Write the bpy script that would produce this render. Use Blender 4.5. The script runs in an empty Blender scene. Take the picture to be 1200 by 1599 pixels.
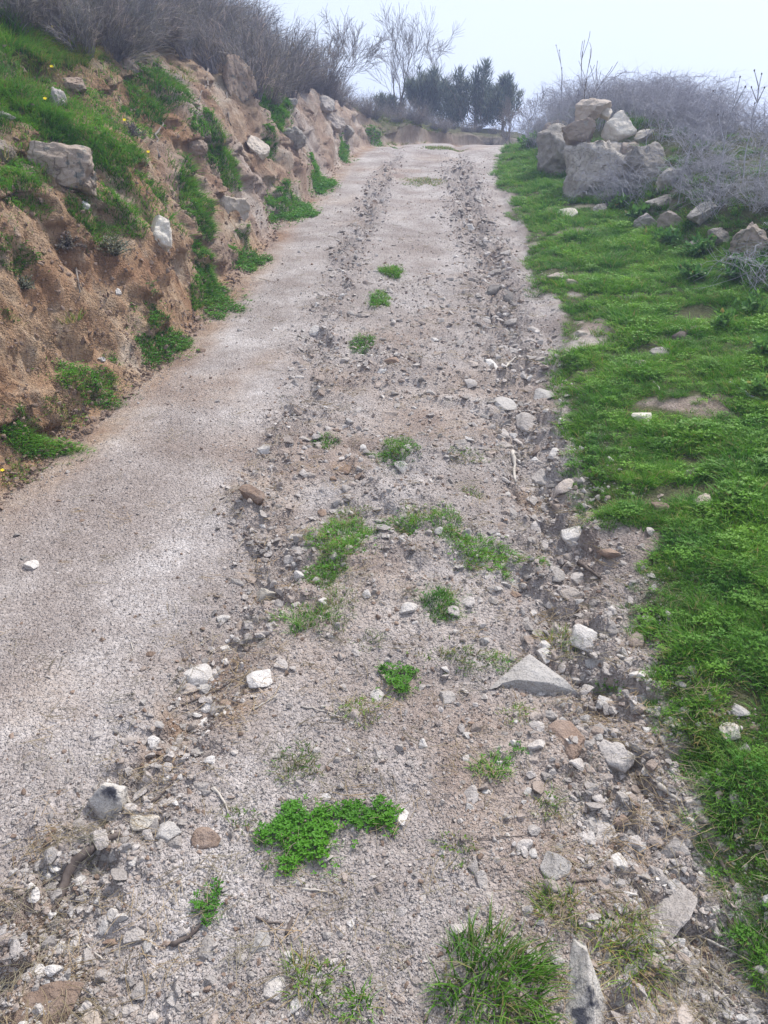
import bpy, math, random
import numpy as np
from mathutils import Vector, Matrix, Euler

SC = bpy.context.scene
COL = SC.collection
rnd = random.Random(7)
rng = np.random.default_rng(11)
R_ = math.radians

# ------------------------------------------------------------------ camera, sky, sun
CAM_Z = 1.6
PITCH = R_(23.1)
cd = bpy.data.cameras.new('camera')
cd.sensor_fit = 'VERTICAL'; cd.sensor_height = 24.0
cd.lens = 24.0 * 1200 / 1599
cd.clip_start = 0.05; cd.clip_end = 1000
cam = bpy.data.objects.new('camera', cd); COL.objects.link(cam)
cam.location = (0, 0, CAM_Z); cam.rotation_euler = (R_(90) - PITCH, 0, 0)
SC.camera = cam

SUN_EL, SUN_AZ = 54, 42          # azimuth: degrees clockwise from +Y (ahead, a little right)
world = bpy.data.worlds.new('World'); SC.world = world; world.use_nodes = True
nt = world.node_tree; nt.nodes.clear()
wo = nt.nodes.new('ShaderNodeOutputWorld'); bg = nt.nodes.new('ShaderNodeBackground')
sky = nt.nodes.new('ShaderNodeTexSky'); sky.sky_type = 'NISHITA'; sky.sun_disc = False
sky.sun_elevation = R_(SUN_EL); sky.sun_rotation = R_(SUN_AZ)
sky.air_density = 1.0; sky.dust_density = 2.5; sky.ozone_density = 1.0
mixw = nt.nodes.new('ShaderNodeMix'); mixw.data_type = 'RGBA'
mixw.inputs[0].default_value = 0.86
tcw = nt.nodes.new('ShaderNodeTexCoord')
nzw = nt.nodes.new('ShaderNodeTexNoise'); nzw.inputs['Scale'].default_value = 1.3
nzw.inputs['Detail'].default_value = 4; nzw.inputs['Roughness'].default_value = .5
crw = nt.nodes.new('ShaderNodeValToRGB')
crw.color_ramp.elements[0].position = .3; crw.color_ramp.elements[0].color = (0.68, 0.76, 0.91, 1)
crw.color_ramp.elements[1].position = .7; crw.color_ramp.elements[1].color = (0.77, 0.83, 0.94, 1)
mulw = nt.nodes.new('ShaderNodeVectorMath'); mulw.operation = 'SCALE'; mulw.inputs['Scale'].default_value = 6.9
nt.links.new(tcw.outputs['Generated'], nzw.inputs['Vector'])
nt.links.new(nzw.outputs['Fac'], crw.inputs[0])
nt.links.new(crw.outputs[0], mulw.inputs[0])
nt.links.new(sky.outputs[0], mixw.inputs[6]); nt.links.new(mulw.outputs[0], mixw.inputs[7])
nt.links.new(mixw.outputs[2], bg.inputs[0]); bg.inputs[1].default_value = 0.082
nt.links.new(bg.outputs[0], wo.inputs[0])

sd = bpy.data.lights.new('sun', 'SUN'); sd.energy = 2.4; sd.angle = R_(10); sd.color = (1, .95, .88)
so = bpy.data.objects.new('sun', sd); COL.objects.link(so)
_d = Vector((math.sin(R_(SUN_AZ)) * math.cos(R_(SUN_EL)), math.cos(R_(SUN_AZ)) * math.cos(R_(SUN_EL)), math.sin(R_(SUN_EL))))
so.rotation_euler = _d.to_track_quat('Z', 'Y').to_euler(); so.location = (0, 0, 20)

SC.view_settings.view_transform = 'Standard'
try: SC.view_settings.look = 'None'
except Exception: pass
SC.view_settings.exposure = 1.22; SC.view_settings.gamma = 1.0; SC.view_settings.use_curve_mapping = False
SC.cycles.max_bounces = 5; SC.cycles.diffuse_bounces = 3; SC.cycles.glossy_bounces = 1
SC.cycles.transmission_bounces = 2; SC.cycles.volume_bounces = 2; SC.cycles.use_denoising = True

# ------------------------------------------------------------------ noise
def _h(i, j, k, s):
    n = (i * 374761393 + j * 668265263 + k * 2147483647 + s * 1274126177) & 0xffffffff
    n = ((n ^ (n >> 13)) * 1103515245) & 0xffffffff
    n = ((n ^ (n >> 15)) * 2246822519) & 0xffffffff
    return ((n ^ (n >> 16)) & 0xffffff) / float(0xffffff)

def vnoise(x, y, z=None, s=0):
    x = np.asarray(x, float); y = np.asarray(y, float)
    xi = np.floor(x).astype(np.int64); yi = np.floor(y).astype(np.int64)
    fx = x - xi; fy = y - yi
    fx = fx * fx * fx * (fx * (fx * 6 - 15) + 10); fy = fy * fy * fy * (fy * (fy * 6 - 15) + 10)
    def layer(k):
        a = _h(xi, yi, k, s); b = _h(xi + 1, yi, k, s); c = _h(xi, yi + 1, k, s); d = _h(xi + 1, yi + 1, k, s)
        return (a * (1 - fx) + b * fx) * (1 - fy) + (c * (1 - fx) + d * fx) * fy
    if z is None: return layer(0) * 2 - 1
    z = np.asarray(z, float); zi = np.floor(z).astype(np.int64); fz = z - zi; fz = fz * fz * (3 - 2 * fz)
    return (layer(zi) * (1 - fz) + layer(zi + 1) * fz) * 2 - 1

def fbm(x, y, z=None, o=4, s=0, g=.5, ridged=False):
    a = 1.; t = 0.; n = 0.
    for i in range(o):
        f = 2.03 ** i
        # rotate each octave so that the lattice never lines up
        c, q = math.cos(i * 1.1 + .4), math.sin(i * 1.1 + .4)
        v = vnoise((x * c - y * q) * f + 17.3 * i, (x * q + y * c) * f - 9.1 * i, None if z is None else z * f + 3.7 * i, s + i)
        if ridged: v = 1 - 2 * np.abs(v)
        t = t + v * a; n += a; a *= g
    return t / n

def sstep(a, b, x):
    t = np.clip((x - a) / (b - a), 0, 1); return t * t * (3 - 2 * t)

# ------------------------------------------------------------------ terrain functions (metres; the path climbs along +Y)
SL = math.tan(R_(8))
_ys = np.array([-400, 14.5, 17, 20, 24, 40, 80, 400.]); _sl = np.array([SL, SL, SL * .55, -.0, -.05, -.07, -.05, -.02])
_yy = np.linspace(-400, 400, 16001)
_zz = np.concatenate([[0], np.cumsum((np.interp(_yy, _ys, _sl)[1:] + np.interp(_yy, _ys, _sl)[:-1]) / 2 * (_yy[1] - _yy[0]))])
_zz -= np.interp(0, _yy, _zz)
def base(y):
    y = np.asarray(y, float)
    return np.where(y < -8, SL * -8 + (y + 8) * .03, np.interp(y, _yy, _zz))
LY = [-400, -8, 1, 2.87, 3.39, 4.08, 4.8, 5.5, 6.7, 8.65, 10.7, 14, 16.3, 18, 20, 23, 30, 400]
LX = [-2., -1.7, -1.62, -1.56, -1.46, -1.35, -1.24, -1.18, -1.1, -1.04, -.84, -.62, -.3, .4, 1.9, 5, 12, 300]
RY = [-400, -8, 0, 1.1, 2.2, 3.14, 3.8, 4.6, 5.6, 7.2, 9, 11.9, 15.4, 18, 20, 23, 30, 400]
RX = [1.2, .9, .78, .79, .77, .84, .92, 1.02, 1.08, 1.26, 1.35, 1.56, 2.1, 3.2, 5, 8.5, 16, 305]
def Lx(y): return np.interp(y, LY, LX) + .05 * vnoise(np.asarray(y) * 1.3, 0 * np.asarray(y) + .5, s=3)
def Rx(y): return np.interp(y, RY, RX)

def at_plane(px, py):
    cx = (px - 600) / 1200; cy = (800 - py) / 1200
    d = (cx, math.cos(PITCH) + cy * math.sin(PITCH), -math.sin(PITCH) + cy * math.cos(PITCH))
    k = CAM_Z / (SL * d[1] - d[2]); return d[0] * k, d[1] * k
def rut(pxs):
    q = sorted([at_plane(*p) for p in pxs], key=lambda a: a[1])
    ys = [a[1] for a in q]; xs = [a[0] for a in q]
    return [-8] + ys + [20], [xs[0] - .3 * (1 if xs[0] < 0 else -1) * 0] + xs + [xs[-1] + .6]
LRUT = rut([(60, 1450), (200, 1290), (330, 1060), (430, 920), (430, 750), (480, 620), (520, 470), (560, 370), (590, 300)])
RRUT = rut([(1150, 1560), (1040, 1330), (960, 1130), (900, 960), (850, 830), (830, 720), (800, 600), (780, 480), (760, 400), (735, 330), (720, 270)])

def rubble(x, y):
    """0..1: how stony and eroded the track is here"""
    x = np.asarray(x, float); y = np.asarray(y, float)
    w = .05 * vnoise(y * 2.1, x * .5, s=21)
    dl = np.abs(x - np.interp(y, *LRUT) + w); dr = np.abs(x - np.interp(y, *RRUT) - w)
    far = sstep(16, 12, y)
    l = np.exp(-(dl / .15) ** 2) * np.clip(.75 + .5 * vnoise(x * 2.5, y * 2.5, s=5), 0, 1)
    r = np.exp(-(dr / .23) ** 2)
    inside = ((x > np.interp(y, *LRUT)) & (x < Rx(y) + .05)).astype(float)
    mid = inside * (.36 + .32 * vnoise(x * 2.2, y * 1.6, s=8)) * sstep(8.5, 4.5, y)
    return np.clip(np.maximum(np.maximum(l, r), mid) * far, 0, 1)

def track_h(x, y):
    rb = rubble(x, y)
    dl = x - np.interp(y, *LRUT); dr = x - np.interp(y, *RRUT)
    h = .030 * fbm(x * .8, y * .8, o=3, s=1)
    h = h - .045 * np.exp(-(dl / .10) ** 2) * np.clip(.6 + .8 * vnoise(x * 1.5, y * 1.7, s=9), 0, 1.2) - .085 * np.exp(-(dr / .15) ** 2) * np.clip(.8 + .6 * vnoise(x * 1.7, y * 2.3, s=19), .2, 1.3)
    rough = fbm(x * 9, y * 9, o=4, s=30, g=.6)
    h = h + rb * (.055 * fbm(x * 3.5, y * 3.5, o=3, s=12) + .04 * rough + .030 * sstep(.05, .14, fbm(x * 7, y * 8, o=3, s=55))) + (1 - rb) * .0035 * rough
    h = h + (.003 + .010 * rb) * fbm(x * 38, y * 38, o=3, s=40, g=.65)
    # stepped erosion lips in the stony parts
    t = fbm(x * 2.6, y * 3.4, o=3, s=50); h = h + rb * .045 * sstep(.0, .06, t)
    return h

def bank_F(y): return np.interp(y, [-8, 0, 4, 7, 9, 12, 14, 16, 18, 20, 24], [.8, .8, .85, 1.0, 1.15, 1.1, .95, .62, .35, .25, .2])
def bank_h(u, y):
    """height above the track of the cut bank, u metres left of its foot"""
    F = bank_F(y)
    uw = u + .10 * vnoise(y * 1.1, u * .4, s=60) * sstep(0, .25, u) + .05 * vnoise(y * 3.1, u * 1.5, s=61) * sstep(0, .2, u)
    uf = F / 1.75
    tal = .10 * sstep(0, .22, uw)
    face = (F - .1) * np.clip((uw - .10) / np.maximum(uf - .1, .05), 0, 1) ** .9
    up = np.clip(uw - uf, 0, None)
    k = np.interp(y, [-8, 8, 15, 17, 20], [.80, .84, .62, .42, .16])
    top = k * np.minimum(up, 2.6) + np.interp(y, [14, 19], [.28, .0]) * np.clip(up - 2.6, 0, 12) + np.interp(y, [14, 19], [.06, .0]) * np.clip(up - 14.6, 0, 60)
    h = tal + face + top * (1 + .0 * up)
    a = sstep(.05, .3, u)
    h = h + a * (.10 * fbm(y * 1.3, u * 1.6, o=3, s=65) + .05 * fbm(y * 4, u * 4, o=4, s=66, g=.6))
    return h
BTO = ([-8, 0, 3, 5, 8, 12, 16, 19, 24, 400], [2.2, 2.1, 2.15, 2.5, 2.45, 2.4, 2.75, 4.4, 9.5, 310])
def verge_h(v, x, y):
    bt = np.interp(y, *BTO)
    h = .045 * sstep(0, .14, v) + .10 * np.clip(v, 0, 3) * sstep(0, .5, v)
    h = h * np.interp(y, [0, 16, 20], [1, 1, .4])
    berm = .55 * sstep(bt - .1, bt + .75, x) * np.interp(y, [-8, 2, 6, 10, 14, 17, 20], [.5, .6, .75, 1.1, 1.05, .7, .2])
    drop = np.clip(x - bt - 1.5, 0, None)
    h = h + berm - .42 * np.minimum(drop, 18) - .10 * np.clip(drop - 18, 0, 50)
    h = h + .035 * fbm(x * 1.7, y * 1.7, o=3, s=70) * sstep(.05, .4, v) + .014 * fbm(x * 9, y * 9, o=3, s=71) * sstep(.02, .2, v)
    return h

# ------------------------------------------------------------------ mesh helpers
def make_mesh(name, V, Fs, mats=(), smooth=True, attrs=None, matidx=None):
    """V (n,3); Fs: list of int arrays (m,3) or (m,4)"""
    me = bpy.data.meshes.new(name)
    V = np.asarray(V, np.float32)
    me.vertices.add(len(V)); me.vertices.foreach_set('co', V.ravel())
    Fs = [np.asarray(f, np.int32) for f in Fs if len(f)]
    if Fs:
        li = np.concatenate([f.ravel() for f in Fs])
        tot = np.concatenate([np.full(len(f), f.shape[1], np.int32) for f in Fs])
        st = np.concatenate([[0], np.cumsum(tot)[:-1]]).astype(np.int32)
        me.loops.add(len(li)); me.loops.foreach_set('vertex_index', li)
        me.polygons.add(len(tot)); me.polygons.foreach_set('loop_start', st); me.polygons.foreach_set('loop_total', tot)
        if matidx is not None: me.polygons.foreach_set('material_index', np.asarray(matidx, np.int32))
    me.update(calc_edges=True)
    if Fs:
        me.polygons.foreach_set('use_smooth', np.full(len(tot), smooth))
    for m in mats: me.materials.append(m)
    for k, (typ, arr) in (attrs or {}).items():
        at = me.attributes.new(k, typ, 'POINT')
        key = {'FLOAT': 'value', 'INT': 'value', 'FLOAT_VECTOR': 'vector', 'BOOLEAN': 'value', 'FLOAT_COLOR': 'color'}[typ]
        at.data.foreach_set(key, np.asarray(arr).ravel())
    return me

def link(name, me, parent=None, loc=None):
    o = bpy.data.objects.new(name, me); COL.objects.link(o)
    if parent: o.parent = parent
    if loc is not None: o.location = loc
    return o
def tag(o, label=None, cat=None, group=None, kind=None):
    if label: o['label'] = label
    if cat: o['category'] = cat
    if group: o['group'] = group
    if kind: o['kind'] = kind
    return o
def empty(name, loc, rz=0):
    o = bpy.data.objects.new(name, None); COL.objects.link(o); o.location = loc; o.rotation_euler = (0, 0, rz)
    o.empty_display_size = .1; return o
def copy_tree(o):
    c = o.copy(); COL.objects.link(c)
    for ch in list(o.children):
        d = ch.copy(); COL.objects.link(d); d.parent = c
    return c

def tubes(P, r, sides=3):
    """P (N,K,3) centre lines, r (N,K) radii -> verts, quads"""
    N, K, _ = P.shape
    T = np.gradient(P, axis=1); T /= np.linalg.norm(T, axis=2, keepdims=True) + 1e-9
    ref = np.where(np.abs(T[..., 2:3]) > .9, np.array([1., 0, 0]), np.array([0, 0, 1.]))
    A = np.cross(T, ref); A /= np.linalg.norm(A, axis=2, keepdims=True) + 1e-9
    B = np.cross(T, A)
    V = np.stack([P + r[..., None] * (math.cos(2 * math.pi * k / sides) * A + math.sin(2 * math.pi * k / sides) * B) for k in range(sides)], axis=2)
    idx = np.arange(N * K * sides).reshape(N, K, sides)
    q = []
    for k in range(sides):
        k2 = (k + 1) % sides
        q.append(np.stack([idx[:, :-1, k], idx[:, :-1, k2], idx[:, 1:, k2], idx[:, 1:, k]], -1).reshape(-1, 4))
    return V.reshape(-1, 3), np.concatenate(q)

def blades(root, dirs, ln, wd, bend, K=4, seed=0):
    """grass blades: root (N,3), dirs (N,3) start direction; returns verts, quads, tip attr"""
    g = np.random.default_rng(seed)
    N = len(root)
    dirs = dirs / (np.linalg.norm(dirs, axis=1, keepdims=True) + 1e-9)
    az = g.uniform(0, 2 * np.pi, N)
    out = np.stack([np.cos(az), np.sin(az), np.zeros(N)], 1)
    hd = dirs * np.array([1, 1, 0]); l = np.linalg.norm(hd, axis=1, keepdims=True)
    out = np.where(l > .15, hd / (l + 1e-9), out)
    side = np.cross(dirs, out + g.normal(0, .6, (N, 3))); side /= np.linalg.norm(side, axis=1, keepdims=True) + 1e-9
    t = np.linspace(0, 1, K)[None, :, None]
    P = root[:, None] + dirs[:, None] * t * ln[:, None, None] + (out[:, None] * .8 - np.array([0, 0, .55])) * (t ** 2.2) * (ln * bend)[:, None, None]
    w = wd[:, None, None] * (1 - t ** 1.6 * .93) * .5
    V = np.stack([P - side[:, None] * w, P + side[:, None] * w], 2)   # N,K,2,3
    idx = np.arange(N * K * 2).reshape(N, K, 2)
    Q = np.stack([idx[:, :-1, 0], idx[:, :-1, 1], idx[:, 1:, 1], idx[:, 1:, 0]], -1).reshape(-1, 4)
    tip = np.broadcast_to(np.linspace(0, 1, K)[None, :, None], (N, K, 2)).ravel()
    rv = np.broadcast_to(g.random(N)[:, None, None], (N, K, 2)).ravel()
    return V.reshape(-1, 3), Q, tip, rv

def leaves(c, n, up, size, seed=0):
    """small folded leaves: centre c (N,3), normal n, direction up, size (N,)"""
    up = up / (np.linalg.norm(up, axis=1, keepdims=True) + 1e-9)
    s = np.cross(up, n); s /= np.linalg.norm(s, axis=1, keepdims=True) + 1e-9
    z = np.cross(s, up)
    S = size[:, None]
    pts = [c, c + up * S * .45 + s * S * .33 + z * S * .08, c + up * S, c + up * S * .45 - s * S * .33 + z * S * .08]
    V = np.stack(pts, 1); idx = np.arange(len(c) * 4).reshape(-1, 4)
    return V.reshape(-1, 3), np.concatenate([idx[:, [0, 1, 2]], idx[:, [0, 2, 3]]])

# ------------------------------------------------------------------ materials
def new_mat(name):
    m = bpy.data.materials.new(name); m.use_nodes = True
    n = m.node_tree; b = n.nodes['Principled BSDF']; b.inputs['Roughness'].default_value = .9
    b.inputs['Specular IOR Level'].default_value = .25
    return m, n, b
def nd(n, t, **kw):
    x = n.nodes.new(t)
    for k, v in kw.items():
        if isinstance(k, str) and hasattr(x, k): setattr(x, k, v)
    return x
def tex(n, kind, scale, vec, detail=4, rough=.55, **kw):
    x = n.nodes.new(kind); x.inputs['Scale'].default_value = scale
    if kind == 'ShaderNodeTexNoise':
        x.inputs['Detail'].default_value = detail; x.inputs['Roughness'].default_value = rough
    for k, v in kw.items(): setattr(x, k, v)
    n.links.new(vec, x.inputs['Vector']); return x
def ramp(n, src, stops):
    x = n.nodes.new('ShaderNodeValToRGB'); e = x.color_ramp.elements
    while len(e) < len(stops): e.new(.5)
    for i, (p, c) in enumerate(stops):
        e[i].position = p; e[i].color = (*c, 1) if len(c) == 3 else c
    n.links.new(src, x.inputs[0]); return x.outputs[0]
def mix(n, fac, a, b, bt='MIX'):
    x = n.nodes.new('ShaderNodeMix'); x.data_type = 'RGBA'; x.blend_type = bt
    for s, v in ((0, fac), (6, a), (7, b)):
        if hasattr(v, 'is_linked') or hasattr(v, 'links'): n.links.new(v, x.inputs[s])
        elif s == 0: x.inputs[s].default_value = v
        else: x.inputs[s].default_value = (*v, 1)
    return x.outputs[2]
def math_(n, op, a, b=0., clamp=False):
    x = n.nodes.new('ShaderNodeMath'); x.operation = op; x.use_clamp = clamp
    for i, v in enumerate((a, b)):
        if hasattr(v, 'links'): n.links.new(v, x.inputs[i])
        else: x.inputs[i].default_value = v
    return x.outputs[0]
def bump(n, b, h, strength, dist, prev=None):
    x = n.nodes.new('ShaderNodeBump'); x.inputs['Strength'].default_value = strength; x.inputs['Distance'].default_value = dist
    n.links.new(h, x.inputs['Height'])
    if prev: n.links.new(prev, x.inputs['Normal'])
    if b: n.links.new(x.outputs[0], b.inputs['Normal'])
    return x.outputs[0]

def ground_material():
    m, n, b = new_mat('earth')
    geo = n.nodes.new('ShaderNodeNewGeometry'); P = geo.outputs['Position']
    A = n.nodes.new('ShaderNodeAttribute'); A.attribute_name = 'mask'
    sep = n.nodes.new('ShaderNodeSeparateColor'); n.links.new(A.outputs['Color'], sep.inputs[0])
    soil, grs, rub = sep.outputs[0], sep.outputs[1], sep.outputs[2]
    n1 = tex(n, 'ShaderNodeTexNoise', 2.2, P, 6, .62).outputs['Fac']
    n2 = tex(n, 'ShaderNodeTexNoise', 14, P, 5, .65).outputs['Fac']
    n3 = tex(n, 'ShaderNodeTexNoise', 90, P, 4, .7).outputs['Fac']
    v1 = tex(n, 'ShaderNodeTexVoronoi', 95, P); v2 = tex(n, 'ShaderNodeTexVoronoi', 210, P)
    # track: dusty grey, pinkish in patches
    c = ramp(n, n1, [(.34, (.285, .25, .235)), (.5, (.405, .375, .365)), (.66, (.54, .515, .51))])
    n0 = tex(n, 'ShaderNodeTexNoise', .9, P, 5, .6).outputs['Fac']
    c = mix(n, math_(n, 'MULTIPLY', ramp(n, n0, [(.48, (0, 0, 0)), (.62, (1, 1, 1))]), .4), c, (.29, .24, .215))
    c = mix(n, math_(n, 'MULTIPLY', ramp(n, n2, [(.3, (0, 0, 0)), (.7, (1, 1, 1))]), .45), c, (.26, .22, .20))
    gv = ramp(n, v1.outputs['Color'], [(0, (.55, .52, .50)), (.5, (.97, .95, .94)), (1, (1.35, 1.34, 1.33))])
    c = mix(n, .6, c, gv, 'MULTIPLY')
    gv2 = ramp(n, v2.outputs['Color'], [(0, (.6, .58, .57)), (1, (1.35, 1.34, 1.33))])
    c = mix(n, .42, c, gv2, 'MULTIPLY')
    # stony strips a bit browner
    c = mix(n, math_(n, 'MULTIPLY', rub, .6), c, mix(n, n2, (.16, .115, .095), (.42, .38, .36)))
    # cut bank: orange earth with pale weathered granite
    mp = n.nodes.new('ShaderNodeMapping'); mp.inputs['Scale'].default_value = (1, 1, .28); n.links.new(P, mp.inputs[0])
    n4 = tex(n, 'ShaderNodeTexNoise', 11, mp.outputs[0], 6, .68).outputs['Fac']; n5 = tex(n, 'ShaderNodeTexNoise', 38, mp.outputs[0], 5, .7).outputs['Fac']
    so_ = ramp(n, n1, [(.33, (.28, .15, .085)), (.43, (.39, .235, .14)), (.54, (.46, .32, .21)), (.66, (.54, .45, .36))])
    so_ = mix(n, ramp(n, n4, [(.36, (.75, .75, .75)), (.50, (0, 0, 0))]), so_, (.19, .105, .062))  # crevice shade painted into the earth colour, along the low streaks of the bump
    so_ = mix(n, ramp(n, n4, [(.56, (0, 0, 0)), (.70, (.6, .6, .6))]), so_, (.52, .43, .34))
    so_ = mix(n, .75, so_, ramp(n, n5, [(.3, (.55, .53, .52)), (.5, (1, 1, 1)), (.68, (1.35, 1.35, 1.35))]), 'MULTIPLY')
    so_ = mix(n, math_(n, 'MULTIPLY', n3, .35), so_, mix(n, n2, (.22, .125, .075), (.50, .37, .26)))
    c = mix(n, soil, c, so_)
    gr_ = ramp(n, n2, [(.3, (.055, .05, .025)), (.55, (.07, .085, .03)), (.75, (.16, .13, .09))])
    c = mix(n, grs, c, gr_)
    n.links.new(c, b.inputs['Base Color'])
    h = math_(n, 'ADD', math_(n, 'MULTIPLY', n2, .6), math_(n, 'MULTIPLY', n3, .35))
    b0 = bump(n, None, math_(n, 'MULTIPLY', math_(n, 'ADD', n4, math_(n, 'MULTIPLY', n5, .5)), soil), 1., .07)
    b1 = bump(n, None, h, .9, .02, b0)
    hv = math_(n, 'SUBTRACT', 1., v1.outputs['Distance'])
    b2 = bump(n, None, hv, .8, .009, b1)
    bump(n, b, math_(n, 'SUBTRACT', 1., v2.outputs['Distance']), .8, .004, b2)
    b.inputs['Roughness'].default_value = .95; b.inputs['Specular IOR Level'].default_value = .15
    return m
M_GROUND = ground_material()

def rock_material(name, dark, mid, light, lichen=None, spot=None, crack=False):
    m, n, b = new_mat(name)
    tc = n.nodes.new('ShaderNodeTexCoord'); oi = n.nodes.new('ShaderNodeObjectInfo')
    geo = n.nodes.new('ShaderNodeNewGeometry')
    add = n.nodes.new('ShaderNodeVectorMath'); add.operation = 'ADD'
    n.links.new(geo.outputs['Position'], add.inputs[0]); P = geo.outputs['Position']
    n1 = tex(n, 'ShaderNodeTexNoise', 9, P, 6, .65).outputs['Fac']
    n2 = tex(n, 'ShaderNodeTexNoise', 60, P, 5, .7).outputs['Fac']
    n3 = tex(n, 'ShaderNodeTexNoise', 260, P, 3, .7).outputs['Fac']
    c = ramp(n, n1, [(.3, dark), (.48, mid), (.7, light)])
    c = mix(n, math_(n, 'MULTIPLY', n2, .7), c, mix(n, n2, dark, light))
    sp = ramp(n, n3, [(.32, (.45, .43, .42)), (.5, (1, 1, 1)), (.7, (1.2, 1.2, 1.2))])
    c = mix(n, .6, c, sp, 'MULTIPLY')
    hv = n.nodes.new('ShaderNodeMapRange'); hv.inputs['To Min'].default_value = .72; hv.inputs['To Max'].default_value = 1.22
    n.links.new(oi.outputs['Random'], hv.inputs['Value'])
    vs = n.nodes.new('ShaderNodeVectorMath'); vs.operation = 'SCALE'; n.links.new(c, vs.inputs[0]); n.links.new(hv.outputs[0], vs.inputs['Scale'])
    c = vs.outputs[0]
    r2 = math_(n, 'FRACT', math_(n, 'MULTIPLY', oi.outputs['Random'], 17.7))
    c = mix(n, math_(n, 'MULTIPLY', ramp(n, r2, [(.72, (0, 0, 0)), (.85, (1, 1, 1))]), .5), c, (.30, .215, .165))
    if lichen:
        l = tex(n, 'ShaderNodeTexNoise', 13, P, 5, .6).outputs['Fac']
        c = mix(n, ramp(n, l, [(.56, (0, 0, 0)), (.61, (1, 1, 1))]), c, lichen)
    if spot:
        l = tex(n, 'ShaderNodeTexNoise', 15, tc.outputs['Generated'] if False else P, 4, .6).outputs['Fac']
        c = mix(n, ramp(n, l, [(.55, (0, 0, 0)), (.63, (1, 1, 1))]), c, spot)
    n.links.new(c, b.inputs['Base Color'])
    b1 = bump(n, None, n1, .8, .04)
    if crack:
        wv = n.nodes.new('ShaderNodeVectorMath'); wv.operation = 'ADD'; ns = n.nodes.new('ShaderNodeTexNoise'); ns.inputs['Scale'].default_value = 5; n.links.new(P, ns.inputs['Vector'])
        n.links.new(P, wv.inputs[0]); n.links.new(ns.outputs['Color'], wv.inputs[1])
        vc = tex(n, 'ShaderNodeTexVoronoi', 3.6, wv.outputs[0], feature='DISTANCE_TO_EDGE')
        cr = ramp(n, vc.outputs['Distance'], [(.0, (0, 0, 0)), (.035, (1, 1, 1))])
        b1 = bump(n, None, cr, .8, .02, b1)
    b2 = bump(n, None, n2, .8, .010, b1)
    bump(n, b, n3, .5, .002, b2)
    return m
M_PALE = rock_material('pale_granite', (.36, .33, .305), (.50, .47, .445), (.64, .61, .59))
M_GREY = rock_material('grey_granite', (.24, .21, .19), (.38, .345, .325), (.52, .485, .46))
M_BROWN = rock_material('brown_stone', (.14, .09, .065), (.23, .16, .12), (.33, .26, .22))
M_DARK = rock_material('dark_stone', (.12, .105, .10), (.22, .20, .19), (.33, .31, .30))
M_SPOT = rock_material('dark_lichen_granite', (.36, .33, .30), (.46, .43, .40), (.56, .54, .52), spot=(.07, .07, .085))
M_BOULD = rock_material('weathered_granite', (.17, .13, .10), (.30, .24, .195), (.44, .38, .32), lichen=(.17, .165, .15), crack=True)
M_WALL = rock_material('wall_granite', (.23, .20, .18), (.41, .375, .34), (.58, .545, .50), lichen=(.29, .265, .235), crack=True)
M_BEIGE = rock_material('beige_granite', (.45, .40, .34), (.58, .53, .46), (.68, .64, .58))
RM = dict(p=M_PALE, g=M_GREY, b=M_BROWN, d=M_DARK, s=M_SPOT, w=M_BOULD, e=M_BEIGE, v=M_WALL)

def grass_material(name, root, mid, tip, dry=(.30, .25, .11), dryamt=.12):
    m, n, b = new_mat(name)
    A = n.nodes.new('ShaderNodeAttribute'); A.attribute_name = 'tip'
    B = n.nodes.new('ShaderNodeAttribute'); B.attribute_name = 'rv'
    oi = n.nodes.new('ShaderNodeObjectInfo'); geo = n.nodes.new('ShaderNodeNewGeometry')
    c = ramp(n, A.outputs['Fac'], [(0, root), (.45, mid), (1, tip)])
    f = ramp(n, B.outputs['Fac'], [(1 - dryamt - .02, (0, 0, 0)), (1 - dryamt + .02, (1, 1, 1))])
    c = mix(n, f, c, dry)
    nz = tex(n, 'ShaderNodeTexNoise', 3.5, geo.outputs['Position'], 3, .6).outputs['Fac']
    k = ramp(n, nz, [(.3, (.62, .74, .8)), (.7, (1.35, 1.18, .95))])
    c = mix(n, 1., c, k, 'MULTIPLY')
    k2 = ramp(n, oi.outputs['Random'], [(0, (.8, .82, .8)), (1, (1.2, 1.15, 1.1))])
    c = mix(n, 1., c, k2, 'MULTIPLY')
    n.links.new(c, b.inputs['Base Color'])
    b.inputs['Roughness'].default_value = .55
    tr = n.nodes.new('ShaderNodeBsdfTranslucent'); n.links.new(c, tr.inputs[0])
    ms = n.nodes.new('ShaderNodeMixShader'); ms.inputs[0].default_value = .35
    n.links.new(b.outputs[0], ms.inputs[1]); n.links.new(tr.outputs[0], ms.inputs[2])
    n.links.new(ms.outputs[0], n.nodes['Material Output'].inputs[0])
    return m
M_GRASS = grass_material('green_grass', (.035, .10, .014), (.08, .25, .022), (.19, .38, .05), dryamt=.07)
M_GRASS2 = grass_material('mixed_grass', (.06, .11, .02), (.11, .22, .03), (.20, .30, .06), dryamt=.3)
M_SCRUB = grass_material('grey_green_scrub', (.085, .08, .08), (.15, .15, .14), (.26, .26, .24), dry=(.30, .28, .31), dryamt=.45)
M_CONIF = grass_material('hazed_conifer', (.09, .11, .11), (.13, .17, .155), (.18, .23, .19), dry=(.05, .06, .05), dryamt=.1)  # dark foliage, paled and blued so the colour carries distance haze
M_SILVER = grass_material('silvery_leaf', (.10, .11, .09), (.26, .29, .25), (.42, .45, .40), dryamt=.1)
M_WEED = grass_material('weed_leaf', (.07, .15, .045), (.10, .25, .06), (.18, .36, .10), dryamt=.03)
M_GRASS3 = grass_material('rank_grass', (.06, .12, .015), (.08, .23, .016), (.17, .34, .04), dry=(.34, .30, .14), dryamt=.14)
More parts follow.
